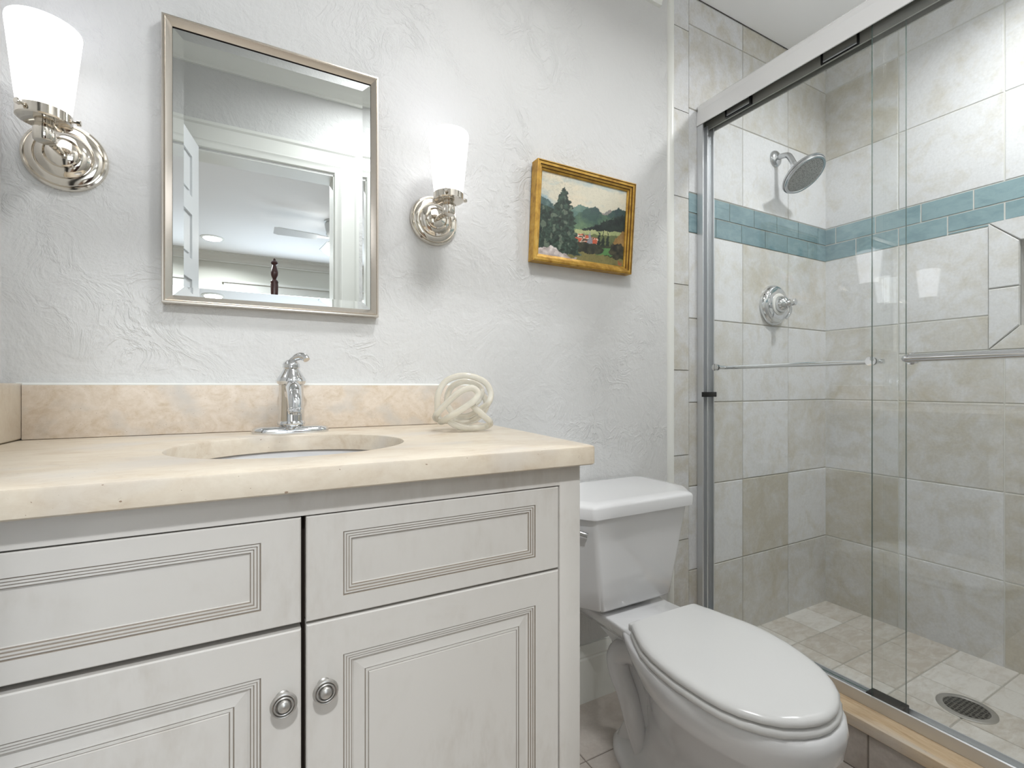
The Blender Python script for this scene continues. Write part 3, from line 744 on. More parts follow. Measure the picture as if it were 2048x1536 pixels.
    if fol and v > 0.05:
        k = vn(u * 44, v * 40, 41) * 0.6 + nf * 0.4; c = mixc((22, 32, 26), (62, 84, 68), k * 1.6 - 0.30)
        if vn(u * 30, v * 16, 47) > 0.72: c = mixc(c, (122, 132, 112), 0.6)
    if v < pl([(0.0, 0.085), (0.1, 0.12), (0.2, 0.09), (0.3, 0.065), (0.40, 0.02)], u) + (vn(u * 22, 1.3, 51) - 0.5) * 0.05 and u < 0.42: c = mixc((168, 156, 152), (222, 212, 208), vn(u * 30, v * 26, 53) * 1.6 - 0.3)
    if abs(v - 0.045) < 0.022 and 0.935 < u < 0.975 and (int(u * 400) % 4 < 2): c = (176, 74, 46)
    return mixc(c, tuple(x * 0.82 for x in c), (vn(u * 100, v * 90, 61) - 0.45) * (0.5 if v > 0.6 and u > 0.35 else 1.0))
PX0, PX1, PZ0, PZ1 = 0.736, 1.117, 1.372, 1.669
lean = 0.012
t = empty('framed_painting', (0.926, WY, PZ0), 'small mountain landscape painting in a gold frame right of the sconce', 'painting')
def PP(x, z, h): return (x - 0.010 * (PZ1 - z) / (PZ1 - PZ0), WY - 0.001 - h - lean * (z - PZ0) / (PZ1 - PZ0) * (1 if h > 0 else 0.6), z)
bm = NB()
frame_sweep(bm, PX0, PX1, PZ0, PZ1, [(0, 0, 0), (0, 0.028, 0), (0.0035, 0.0295, 0), (0.0040, 0.0265, 1), (0.0046, 0.0275, 1), (0.0115, 0.0265, 0), (0.0118, 0.0225, 1), (0.0126, 0.0225, 1), (0.0185, 0.0205, 0), (0.0188, 0.0170, 1), (0.0196, 0.0170, 1), (0.0245, 0.0150, 0), (0.0250, 0.0105, 0), (0.0262, 0.008, 1)], PP)
obj('picture_frame', bm, [M['gold'], M['gold_line']], t, smooth=20)
mp = mat('oil_paint', (128, 128, 128), 0.42); g = N(mp); at = g.n('ShaderNodeAttribute', attribute_name='paint'); g.color(at.outputs['Color'])
g.bump(g.noise(g.coord(), 220, 4, 0.6), 0.25, 0.002)
bm = NB(); lay = bm.loops.layers.float_color.new('paint'); nu, nv = 190, 150; ci = 0.0245
G_ = []
for jv in range(nv + 1):
    G_.append([bm.verts.new(PP(PX0 + ci + (PX1 - PX0 - 2 * ci) * i / nu, PZ0 + ci + (PZ1 - PZ0 - 2 * ci) * jv / nv, 0.0115)) for i in range(nu + 1)])
cc = [[lin(paint(i / nu, jv / nv)) for i in range(nu + 1)] for jv in range(nv + 1)]
for jv in range(nv):
    for i in range(nu):
        f = bm.faces.new((G_[jv][i], G_[jv][i + 1], G_[jv + 1][i + 1], G_[jv + 1][i]))
        for lp, (a, b) in zip(f.loops, ((jv, i), (jv, i + 1), (jv + 1, i + 1), (jv + 1, i))): lp[lay] = cc[a][b]
obj('canvas', bm, mp, t, smooth=0)

# ------------------------------------------------------------------ vanity cabinet
CF = 0.675                     # face of frame and fronts
CX0, CX1, CTOP = LX + 0.001, 0.502, 0.868
t = empty('vanity_cabinet', (0.05, 0.95, 0), 'antique white glazed vanity cabinet with recessed panel fronts', 'cabinet')
bm = NB()
sx0, sx1, gx0, gx1 = -0.339, 0.4595, 0.0565, 0.0625      # stiles, middle gap
ztop, zmid_, zbot = 0.8325, 0.692, 0.115
box(bm, sx1, CX1, CF, CF + 0.02, 0.0, CTOP, 0.0015); box(bm, CX0, sx0, CF, CF + 0.02, 0.0, CTOP, 0.0015)
box(bm, sx0, sx1, CF, CF + 0.02, ztop, CTOP); box(bm, sx0, sx1, CF, CF + 0.02, 0.0, zbot)
box(bm, CX1 - 0.018, CX1, CF + 0.02, WY - 0.001, 0, CTOP, 0.001); box(bm, CX0, CX0 + 0.018, CF + 0.02, WY - 0.001, 0, CTOP)
box(bm, CX0 + 0.018, CX1 - 0.018, CF + 0.04, WY - 0.002, 0.09, 0.11, mi=1)
box(bm, CX0 + 0.018, CX1 - 0.018, WY - 0.012, WY - 0.002, 0.11, CTOP - 0.2, mi=1)
box(bm, CX0 + 0.019, CX1 - 0.019, CF + 0.021, CF + 0.025, 0.12, CTOP - 0.002, mi=1)
obj('body', bm, [M['cabinet'], M['dark']], t, smooth=30)
def front(x0, x1, z0, z1, door, name):
    PF = lambda x, z, h: (x, CF + 0.002 - h, z)
    bm = NB(); e = 0.0
    mx, mzt, mzb = 0.046, (0.0255 if not door else 0.050), (0.0255 if not door else 0.055)
    # slab edge and flat rails up to the moulding
    rings = []
    def ring(a, zt, zb, h): return [bm.verts.new(PF(x, z, h)) for x, z in ((x0 + a, z0 + zb), (x1 - a, z0 + zb), (x1 - a, z1 - zt), (x0 + a, z1 - zt))]
    R = [(ring(0, 0, 0, -0.020), 0), (ring(0, 0, 0, 0.0), 0), (ring(0.0016, 0.0016, 0.0016, 0.0018), 1 if False else 0), (ring(mx, mzt, mzb, 0.0018), 0)]
    def add(d, h, mi): R.append((ring(mx + d, mzt + d, mzb + d, h), mi))
    add(0.0006, 0.0002, 1); add(0.0014, 0.0002, 1)
    for k in range(3):
        b = 0.0014 + k * 0.0036
        add(b + 0.0005, 0.0012 - k * 0.0011, 0); add(b + 0.0024, 0.0012 - k * 0.0011, 0); add(b + 0.0029, 0.0002 - k * 0.0013, 1); add(b + 0.0036, 0.0000 - k * 0.0013, 1)
    if door:
        add(0.0150, -0.0048, 0); add(0.0290, -0.0022, 0)
        add(0.0294, -0.0036, 1); add(0.0302, -0.0036, 1); add(0.0306, -0.0020, 0); add(0.0335, -0.0020, 0); add(0.0338, -0.0030, 1); add(0.0344, -0.0030, 1); add(0.0350, -0.0012, 0)
    else:
        add(0.0130, -0.0042, 0)
    for (a, _), (b, mi) in zip(R[:-1], R[1:]):
        for i in range(4):
            j = (i + 1) % 4; bm.faces.new((a[i], a[j], b[j], b[i])).material_index = mi
    bm.faces.new(R[-1][0]); bm.faces.new(R[0][0][::-1])
    return obj(name, bm, [M['cabinet'], M['glaze']], t, smooth=0)
def knob(parent, x, z):
    bm = NB(); y = CF
    lathe(bm, (x, y + 0.001, z), (0, -1, 0), [(0.0085, 0), (0.0085, 0.002), (0.0055, 0.004), (0.005, 0.012), (0.008, 0.016), (0.0150, 0.0175), (0.0158, 0.0195), (0.0150, 0.0220), (0.0138, 0.0225), (0.0128, 0.0222), (0.0124, 0.0200), (0.0118, 0.0200), (0.0113, 0.0226), (0.0104, 0.0232), (0.0094, 0.0228), (0.0090, 0.0202), (0.0084, 0.0202), (0.0080, 0.0226), (0.0066, 0.0252), (0.0035, 0.0270), (0, 0.0275)], 36)
    obj('knob', bm, M['satin'], parent, smooth=25)
front(gx1, sx1 - 0.0022, zmid_ + 0.0010, ztop - 0.0022, False, 'drawer_front')
front(sx0 + 0.0022, gx0, zmid_ + 0.0022, ztop - 0.0024, False, 'drawer_front')
d1 = front(gx1, sx1 - 0.0022, zbot + 0.002, zmid_ - 0.0028, True, 'door')
d2 = front(sx0 + 0.0022, gx0, zbot + 0.002, zmid_ - 0.0062, True, 'door')
knob(d1, 0.084, 0.607); knob(d2, 0.035, 0.605)

# ------------------------------------------------------------------ countertop with basin cut-out
KF, KT, KB = 0.645, 0.900, 0.868
SCX, SCY, SRX, SRY = 0.066, 0.915, 0.186, 0.168
t = empty('countertop', (0.06, 0.94, KB), 'cream travertine vanity top with rounded edges and backsplash', 'countertop')
bm = NB(); n = 96
outer = round_poly([(CX0, WY - 0.0005), (CX0, KF), (0.514, KF), (0.567, WY - 0.0005)], [0.0005, 0.0005, 0.010, 0.0005], 6)
outer = [Vector((p.x, p.y)) for p in outer]
# resample outer contour by angle around the basin centre so it lines up with the ellipse
def ray_hit(ang):
    d = Vector((math.cos(ang), math.sin(ang))); o = Vector((SCX, SCY)); best = None
    for i in range(len(outer)):
        a, b = outer[i], outer[(i + 1) % len(outer)]; e = b - a; den = d.x * e.y - d.y * e.x
        if abs(den) < 1e-9: continue
        w_ = a - o; tt = (w_.x * e.y - w_.y * e.x) / den; ss = (w_.x * d.y - w_.y * d.x) / den
        if tt > 0 and -1e-6 <= ss <= 1 + 1e-6 and (best is None or tt > best): best = tt
    return o + d * best
angs = sorted(set([2 * PI * i / n for i in range(n)] + [math.atan2(p.y - SCY, p.x - SCX) % (2 * PI) for p in outer]))
oc = [ray_hit(a) for a in angs]
def ell(a, k):
    ex = SRX * k; ey = SRY * k; r = 1 / math.sqrt((math.cos(a) / ex) ** 2 + (math.sin(a) / ey) ** 2); return Vector((SCX + r * math.cos(a), SCY + r * math.sin(a)))
def inset(p, k):
    q = Vector(p); c = Vector((0.06, 0.94))
    if q.y < KF + 0.012: q.y += k
    if q.x > 0.50: q.x -= k
    return q
rings = []
for f, z in ((lambda i: ell(angs[i], 1.0), KB), (lambda i: ell(angs[i], 1.0), KT - 0.003), (lambda i: ell(angs[i], 1.006), KT - 0.0008), (lambda i: ell(angs[i], 1.016), KT), (lambda i: inset(oc[i], 0.004), KT), (lambda i: inset(oc[i], 0.001), KT - 0.0012), (lambda i: oc[i], KT - 0.004), (lambda i: oc[i], KB + 0.002), (lambda i: inset(oc[i], 0.002), KB)):
    rings.append([Vector((f(i).x, f(i).y, z)) for i in range(len(angs))])
rings.append([p.copy() for p in rings[0]])
loft(bm, rings, False, False)
bmesh.ops.remove_doubles(bm, verts=bm.verts[:], dist=1e-5)
obj('slab', bm, M['travertine'], t, smooth=35)
bm = NB(); box(bm, -0.375, 0.553, WY - 0.0205, WY - 0.001, KT + 0.0008, 1.003, 0.0012); o = obj('backsplash', bm, M['travertine_splash'], t); o['label'] = 'mottled beige backsplash strip'
bm = NB(); box(bm, LX + 0.001, -0.3755, KF + 0.01, WY - 0.001, KT + 0.0015, 1.006, 0.004, 3); o = obj('side_splash', bm, M['travertine'], t); o['label'] = 'cream side splash against the left wall'
bm = NB(); prism(bm, [(WY - 0.0005, 1.0025), (WY - 0.018, 1.0032), (WY - 0.010, 1.0045), (WY - 0.003, 1.0065), (WY - 0.0005, 1.0075)], 'x', LX + 0.02, 0.553); o = obj('caulk_line', bm, M['trim'], t); o['label'] = 'white caulk bead above the backsplash'

# undermount basin
t = empty('sink_basin', (SCX, SCY, 0.72), 'white undermount oval sink basin under the countertop', 'sink')
bm = NB(); seg = 64; rings = []
for k, z in ((1.16, KB - 0.001), (1.06, KB - 0.001), (1.035, KB - 0.004), (1.02, KB - 0.03), (0.97, KB - 0.07), (0.85, KB - 0.105), (0.62, KB - 0.125), (0.3, KB - 0.133), (0.10, KB - 0.135)):
    rings.append([Vector((SCX + SRX * k * math.cos(2 * PI * i / seg), SCY + SRY * k * math.sin(2 * PI * i / seg), z)) for i in range(seg)])
inn = rings
outr = [[Vector((SCX + (p.x - SCX) * 1.0, SCY + (p.y - SCY) * 1.0, p.z - 0.012)) for p in r] for r in rings[::-1]]
loft(bm, inn + outr, False, False); bmesh.ops.remove_doubles(bm, verts=bm.verts[:], dist=1e-6)
obj('bowl', bm, M['porcelain'], t)
bm = NB(); lathe(bm, (SCX, SCY, KB - 0.138), (0, 0, 1), [(0.018, 0), (0.031, 0.002), (0.031, 0.0055), (0.026, 0.0065), (0.022, 0.0045), (0.020, 0.008), (0.008, 0.010), (0, 0.010)], 32); obj('drain', bm, M['chrome'], t)
bm = NB(); yb_ = SCY + SRY * 0.985; lathe(bm, (SCX + 0.015, yb_ - 0.004, KB - 0.036), (0, -1, 0.25), [(0.014, 0), (0.014, 0.003), (0.010, 0.0045), (0.009, 0.001)], 28); obj('overflow_ring', bm, M['chrome'], t)

# ------------------------------------------------------------------ faucet
FX, FYY = 0.0765, 1.150
t = empty('faucet', (FX, FYY, KT), 'polished chrome single handle faucet on a long base plate behind the sink', 'faucet')
def stadium(hw, hd, z, k=12):
    pts = []
    for s in (1, -1):
        for i in range(k + 1):
            a = -PI / 2 + PI * i / k
            pts.append(Vector((FX + s * (hw - hd) + s * hd * math.cos(a), FYY + s * hd * math.sin(a), z)))
    return pts
bm = NB(); loft(bm, [stadium(0.0765, 0.028, KT + 0.0002), stadium(0.0772, 0.0287, KT + 0.005), stadium(0.0755, 0.027, KT + 0.0095), stadium(0.071, 0.0245, KT + 0.0125), stadium(0.064, 0.021, KT + 0.0140)])
obj('base_plate', bm, M['chrome'], t, smooth=35)
bm = NB(); lathe(bm, (FX, FYY, KT + 0.0125), (0, 0, 1), [(0.024, 0), (0.024, 0.002), (0.0275, 0.005), (0.0285, 0.008), (0.0275, 0.011), (0.0262, 0.013), (0.0255, 0.03), (0.0245, 0.06), (0.0248, 0.083), (0.0252, 0.0912)], 48)
bd = obj('body', bm, M['chrome'], t, smooth=30)
bm = NB(); lathe(bm, (FX, FYY, KT + 0.1035), (0, 0, 1), [(0.0240, 0), (0.0275, 0.003), (0.0298, 0.008), (0.0290, 0.013), (0.0262, 0.017), (0.0215, 0.024), (0.0175, 0.031), (0.0158, 0.034), (0.0160, 0.036), (0.0178, 0.0375), (0.0178, 0.0405), (0.0168, 0.0415)], 48)
obj('collar', bm, M['chrome'], t, smooth=30)
bm = NB(); lathe(bm, (FX, FYY, KT + 0.1455), (0, 0, 1), [(0.0172, 0), (0.0176, 0.002), (0.0162, 0.005), (0.010, 0.0115), (0.0, 0.0125)], 36)
hp = catmull([(FX - 0.006, FYY + 0.002, KT + 0.151), (FX + 0.004, FYY, KT + 0.159), (FX + 0.011, FYY - 0.004, KT + 0.164), (FX + 0.019, FYY - 0.010, KT + 0.166), (FX + 0.026, FYY - 0.016, KT + 0.163), (FX + 0.029, FYY - 0.020, KT + 0.158)], 6)
hr = [0.0045 + 0.0040 * math.sin(min(1, i / (len(hp) - 1) * 1.05) * PI * 0.78) for i in range(len(hp))]
tube(bm, hp, hr, 16)
obj('lever_handle', bm, M['chrome'], t, smooth=40)
bm = NB(); sp_ = catmull([(FX, FYY - 0.010, KT + 0.080), (FX, FYY - 0.034, KT + 0.096), (FX, FYY - 0.066, KT + 0.094), (FX, FYY - 0.092, KT + 0.076), (FX, FYY - 0.102, KT + 0.052)], 7)
tube(bm, sp_, [0.0160 - 0.0028 * i / (len(sp_) - 1) for i in range(len(sp_))], 22)
spt = obj('spout', bm, M['chrome'], t, smooth=40)
e0 = Vector(sp_[-1]); dr = (Vector(sp_[-1]) - Vector(sp_[-3])).normalized()
bm = NB(); lathe(bm, e0 - dr * 0.004, dr, [(0.0130, 0), (0.0142, 0.002), (0.0142, 0.005), (0.0130, 0.0065), (0.0128, 0.010), (0.010, 0.010), (0.0095, 0.006)], 30); obj('aerator', bm, M['chrome'], spt, smooth=30)

# ------------------------------------------------------------------ glass knot
kc = Vector((0.421, 1.000, KT + 0.066))
k_r, k_d = Vector((0.915, -0.404, 0)), Vector((-0.404, -0.915, 0))        # across the ornament, and towards its front
KP = [(-225, -105, 120), (-120, 10, 165), (-20, 92, 190), (70, 116, 190), (116, 70, 190), (80, 12, 205), (-20, -58, 210), (-120, -118, 170), (-185, -160, 80), (-215, -140, -30), (-222, -40, 0),
      (-212, 75, 10), (-140, 182, 0), (10, 222, 10), (160, 176, -10), (222, 85, -10), (205, -5, 20), (130, -70, -40), (20, -130, -110), (-90, -110, -150), (-150, -10, -160), (-120, 110, -130), (-20, 170, -110), (90, 158, -120), (150, 95, -140), (120, 10, -30), (75, -25, 120), (150, -100, 150), (218, -172, 70),
      (175, -208, 0), (60, -216, 60), (-40, -198, 120), (-112, -150, 110), (-40, -80, 20), (60, -10, -60), (150, 60, -130), (192, -40, -140), (120, -140, -130), (0, -178, -90), (-130, -160, -90), (-215, -150, 0)]
pts = catmull([kc + (k_r * a + EZ * b + k_d * c * 0.9) * 0.000268 for a, b, c in KP], 9, closed=True)
zmin = min(p.z for p in pts) - 0.0071
pts = [p - EZ * (zmin - KT - 0.0003) for p in pts]
bm = NB(); tube(bm, pts, 0.0070, 20, closed=True)
lay = tone_layer(bm)
bm.faces.ensure_lookup_table()
for f in bm.faces:
    k = f.index % 20; tone = 1.0 if k in (1, 2, 5, 6, 9, 10, 13, 14, 17) else 0.15
    for lp in f.loops: lp[lay] = (tone, 0, 0, 1)
tag(obj('glass_knot', bm, M['art_glass'], origin=(kc.x, kc.y, KT), smooth=60), 'clear and white twisted glass knot ornament on the vanity top', 'ornament')

# ------------------------------------------------------------------ toilet
TX = 0.928
t = empty('toilet', (TX, 0.85, 0), 'white two piece toilet with closed lid beside the vanity', 'toilet')
def plan(hw, hf, yf, ych, yb, z, r=0.02):
    return [Vector((p.x, p.y, z)) for p in round_poly([(TX - hw, yb), (TX - hw, ych), (TX - hf, yf), (TX + hf, yf), (TX + hw, ych), (TX + hw, yb)], [0.03, 0.07, r, r, 0.07, 0.03], 6)]
bm = NB(); S = []
for f, ins in ((0.0, 0.020), (0.02, 0.006), (0.05, 0.0), (0.25, 0), (0.5, 0), (0.75, 0), (1.0, 0)):
    z = 0.399 + (0.664 - 0.399) * f
    S.append(plan(0.172 + 0.048 * f - ins, 0.122 + 0.042 * f - ins, 0.988 - 0.024 * f + ins, 1.065 - 0.020 * f, 1.222, z))
loft(bm, S); obj('tank', bm, M['porcelain'], t, smooth=40)
bm = NB(); LD = [plan(0.226, 0.168, 0.958, 1.032, 1.224, 0.661), plan(0.233, 0.175, 0.950, 1.028, 1.226, 0.664), plan(0.234, 0.176, 0.949, 1.027, 1.227, 0.690), plan(0.231, 0.173, 0.952, 1.029, 1.226, 0.696), plan(0.222, 0.165, 0.961, 1.035, 1.222, 0.7005), plan(0.20, 0.145, 0.985, 1.05, 1.20, 0.7015)]
loft(bm, LD); obj('tank_lid', bm, M['porcelain'], t, smooth=40)
# lever on the left shoulder of the tank
hn = Vector((-0.80, -0.60, 0)); hb = Vector((0.727, 1.012, 0.632))
bm = NB(); lathe(bm, hb - hn * 0.004, hn, [(0.013, 0), (0.0135, 0.006), (0.011, 0.009), (0.006, 0.010), (0.006, 0.018)], 24)
tube(bm, catmull([hb + hn * 0.012, hb + hn * 0.016 + Vector((0.012, -0.014, -0.002)), hb + hn * 0.016 + Vector((0.030, -0.034, -0.008))], 6), [0.0055] * 6 + [0.0065] * 6 + [0.0075], 14); obj('flush_handle', bm, M['chrome'], t)
# outlines: centreline and half width against distance from the lid's back edge
CL = [(-0.12, 0.936), (0.0, 0.934), (0.08, 0.921), (0.155, 0.919), (0.235, 0.913), (0.30, 0.906), (0.415, 0.899)]
HW = [(0.0, 0.117), (0.04, 0.134), (0.08, 0.148), (0.12, 0.159), (0.155, 0.164), (0.20, 0.1645), (0.235, 0.161), (0.27, 0.155), (0.30, 0.147), (0.33, 0.134), (0.36, 0.113), (0.385, 0.087), (0.402, 0.056), (0.411, 0.028), (0.4145, 0.0)]
YB = 0.891
def outline(k, dz, back=0.0, hwk=0.0):
    pts = [(s, pl(HW, s)) for s, _ in HW]
    r = []
    sm = 0.20
    L = [(pl(CL, s) - max(0, w + k), YB - s) for s, w in pts]; R_ = [(pl(CL, s) + max(0, w + k), YB - s) for s, w in pts]
    P = L + R_[::-1][1:]
    out = []
    for (x, y) in P:
        f = (YB - y) / 0.4145
        out.append(Vector((x, y + back * (1 - f) - k * max(0, (f - 0.55) / 0.45) , dz)))
    return out
bm = NB()
loft(bm, [outline(-0.006, 0.4035), outline(0.0, 0.4055), outline(0.001, 0.411), outline(-0.003, 0.4165), outline(-0.010, 0.4195), outline(-0.022, 0.4215), outline(-0.05, 0.4225)])
obj('seat_lid', bm, M['plastic'], t, smooth=60)
bm = NB()
loft(bm, [outline(-0.004, 0.385), outline(0.002, 0.387), outline(0.004, 0.393), outline(0.001, 0.3995), outline(-0.008, 0.4025)])
obj('seat', bm, M['plastic'], t, smooth=60)
for sx in (-1, 1):
    bm = NB(); box(bm, 0.934 + sx * 0.085 - 0.022, 0.934 + sx * 0.085 + 0.022, 0.886, 0.915, 0.389, 0.409, 0.005, 3); obj('hinge', bm, M['plastic'], t)
# bowl: lofted rings from rim down to the foot
bm = NB()
def ringz(z, yb, yf, wmax, wback, cx, cxf, tip=1.0, n=44):
    """egg outline: yb back, yf front"""
    out = []
    for i in range(n):
        a = 2 * PI * i / n
        cy_, sy_ = math.cos(a), math.sin(a)
        f = (1 - cy_) / 2                       # 0 back .. 1 front
        y = yb + (yf - yb) * f
        e = math.sqrt(max(0.0, 1 - cy_ * cy_)) ** 0.82
        mid = wback + (wmax - wback) * (math.sin(min(1.0, f / 0.62) * PI / 2) if f < 0.62 else 1.0)
        w = mid * e
        out.append(Vector((cx + (cxf - cx) * f + (w if sy_ >= 0 else -w), y, z)))
    return out
B_ = [ringz(0.386, 1.02, 0.474, 0.163, 0.110, 0.935, 0.899), ringz(0.380, 1.025, 0.466, 0.168, 0.113, 0.935, 0.899), ringz(0.360, 1.02, 0.463, 0.170, 0.108, 0.935, 0.899),
      ringz(0.325, 1.00, 0.470, 0.166, 0.095, 0.935, 0.902), ringz(0.310, 0.99, 0.480, 0.156, 0.088, 0.935, 0.904), ringz(0.26, 0.97, 0.515, 0.136, 0.070, 0.935, 0.908), ringz(0.20, 0.95, 0.560, 0.108, 0.050, 0.934, 0.912),
      ringz(0.13, 0.95, 0.605, 0.082, 0.046, 0.934, 0.915), ringz(0.075, 0.98, 0.625, 0.078, 0.054, 0.934, 0.916), ringz(0.045, 1.02, 0.632, 0.080, 0.066, 0.934, 0.916), ringz(0.030, 1.052, 0.634, 0.088, 0.080, 0.934, 0.916), ringz(0.016, 1.064, 0.632, 0.095, 0.086, 0.934, 0.916), ringz(0.0, 1.066, 0.630, 0.096, 0.087, 0.934, 0.916)]
def web(z, hw, ya, yb): return [Vector((p.x, p.y, z)) for p in round_poly([(0.936 - hw, yb), (0.936 - hw, ya), (0.936 + hw, ya), (0.936 + hw, yb)], 0.02, 4)]
loft(bm, [web(0.02, 0.045, 0.80, 1.045), web(0.10, 0.040, 0.80, 1.01), web(0.20, 0.042, 0.80, 1.03), web(0.29, 0.050, 0.80, 1.06), web(0.36, 0.090, 0.80, 1.13), web(0.384, 0.100, 0.80, 1.16)])
loft(bm, B_); bw_ = obj('bowl', bm, M['porcelain'], t, smooth=60)
# deck that carries the tank
bm = NB()
def deck(z, k): return [Vector((p.x, p.y, z)) for p in round_poly([(0.934 - 0.122 + k, 1.19 - k), (0.934 - 0.112 + k, 0.98), (0.934 - 0.118 + k, 0.87), (0.934 + 0.118 - k, 0.87), (0.934 + 0.105 - k, 0.98), (0.934 + 0.122 - k, 1.19 - k)], 0.03, 5)]
loft(bm, [deck(0.335, 0.035), deck(0.36, 0.012), deck(0.382, 0.001), deck(0.388, 0.0), deck(0.3915, 0.004)]); obj('tank_deck', bm, M['porcelain'], t, smooth=60)
# trapway relief on each side
for sx in (-1, 1):
    bm = NB(); c = 0.936
    tp = catmull([(c + sx * 0.030, 0.90, 0.300), (c + sx * 0.050, 0.965, 0.300), (c + sx * 0.058, 1.005, 0.272), (c + sx * 0.060, 1.000, 0.230), (c + sx * 0.058, 0.972, 0.185), (c + sx * 0.050, 0.952, 0.120), (c + sx * 0.040, 0.935, 0.060), (c + sx * 0.030, 0.92, 0.020)], 7)
    tube(bm, tp, [0.036 - 0.008 * min(1, i / (0.55 * len(tp))) for i in range(len(tp))], 20); obj('trapway', bm, M['porcelain'], t, smooth=60)
    bm = NB(); lathe(bm, (c + sx * 0.062, 0.905, 0.021), (0, 0, 1), [(0.0135, 0), (0.0135, 0.006), (0.011, 0.013), (0.006, 0.017), (0, 0.018)], 24); obj('bolt_cap', bm, M['plastic'], t)
# supply connection under the tank
t = empty('water_supply_line', (0.80, 1.15, 0.2), 'white nut and supply hose under the left of the toilet tank', 'supply line')
bm = NB(); lathe(bm, (0.792, 1.135, 0.396), (0, 0, -1), [(0.016, 0), (0.016, 0.016), (0.011, 0.018), (0.009, 0.034), (0.0065, 0.036)], 10); obj('nut', bm, M['plastic'], t, smooth=20)
bm = NB(); tube(bm, catmull([(0.792, 1.135, 0.362), (0.790, 1.137, 0.30), (0.784, 1.155, 0.23), (0.78, 1.19, 0.205), (0.78, 1.230, 0.20)], 6), 0.006, 12); obj('hose', bm, M['satin'], t)

# ------------------------------------------------------------------ shower door frame
HX = 1.440
t = empty('shower_door_frame', (1.48, 0.65, CT), 'silver sliding shower door frame with curved header', 'shower door frame')
bm = NB(); y0, y1 = FY + 0.009, WY - 0.0095
hp_ = [(HX, 1.958), (HX + 0.002, 1.985)] + [(HX + 0.062 - 0.060 * math.cos(a), 1.990 + 0.072 * math.sin(a)) for a in [PI / 2 * k / 10 for k in range(1, 11)]] + [(HX + 0.082, 2.062), (HX + 0.082, 1.958), (HX + 0.078, 1.958), (HX + 0.078, 2.030), (HX + 0.006, 2.030), (HX + 0.004, 1.958)]
loft(bm, [[Vector((x, yy, z)) for x, z in hp_] for yy in (y0, y1)]); obj('header', bm, M['header'], t, smooth=30)
bm = NB()
for a in ((HX + 0.0065, HX + 0.010, 1.962, 1.985), (HX + 0.036, HX + 0.041, 1.945, 2.028), (HX + 0.073, HX + 0.0775, 1.950, 2.028)): box(bm, a[0], a[1], y0, y1, a[2], a[3])
box(bm, HX + 0.008, HX + 0.076, y0, y1, 2.024, 2.0295)
hr_ = obj('header_channel', bm, M['alu_dark'], t, smooth=0); hr_['label'] = 'dark inner channel of the header'
bm = NB()     # wall jamb: channel
prism(bm, [(1.444, WY - 0.0095), (1.444, WY - 0.034), (1.449, WY - 0.034), (1.449, WY - 0.016), (1.470, WY - 0.016), (1.470, WY - 0.032), (1.475, WY - 0.032), (1.475, WY - 0.016), (1.502, WY - 0.016), (1.502, WY - 0.034), (1.507, WY - 0.034), (1.507, WY - 0.0095)], 'z', CT + 0.001, 1.957)
obj('wall_jamb', bm, M['aluminium'], t, smooth=0)
bm = NB(); box(bm, 1.4425, 1.5085, WY - 0.043, WY - 0.030, 0.962, 0.980, 0.001); o = obj('bumper', bm, M['black'], t); o['label'] = 'black rubber bumper'
bm = NB()
prism(bm, [(HX + 0.010, CT + 0.0005), (HX + 0.010, CT + 0.032), (HX + 0.013, CT + 0.034), (HX + 0.0145, CT + 0.032), (HX + 0.0145, CT + 0.010), (HX + 0.058, CT + 0.010), (HX + 0.058, CT + 0.024), (HX + 0.062, CT + 0.024), (HX + 0.062, CT + 0.0005)], 'y', y0, y1)
obj('bottom_track', bm, M['aluminium'], t, smooth=0)
bm = NB(); box(bm, 1.4575, 1.4975, 0.598, 0.682, CT + 0.0105, CT + 0.033, 0.002); o = obj('bottom_guide', bm, M['black'], t); o['label'] = 'black plastic guide block'

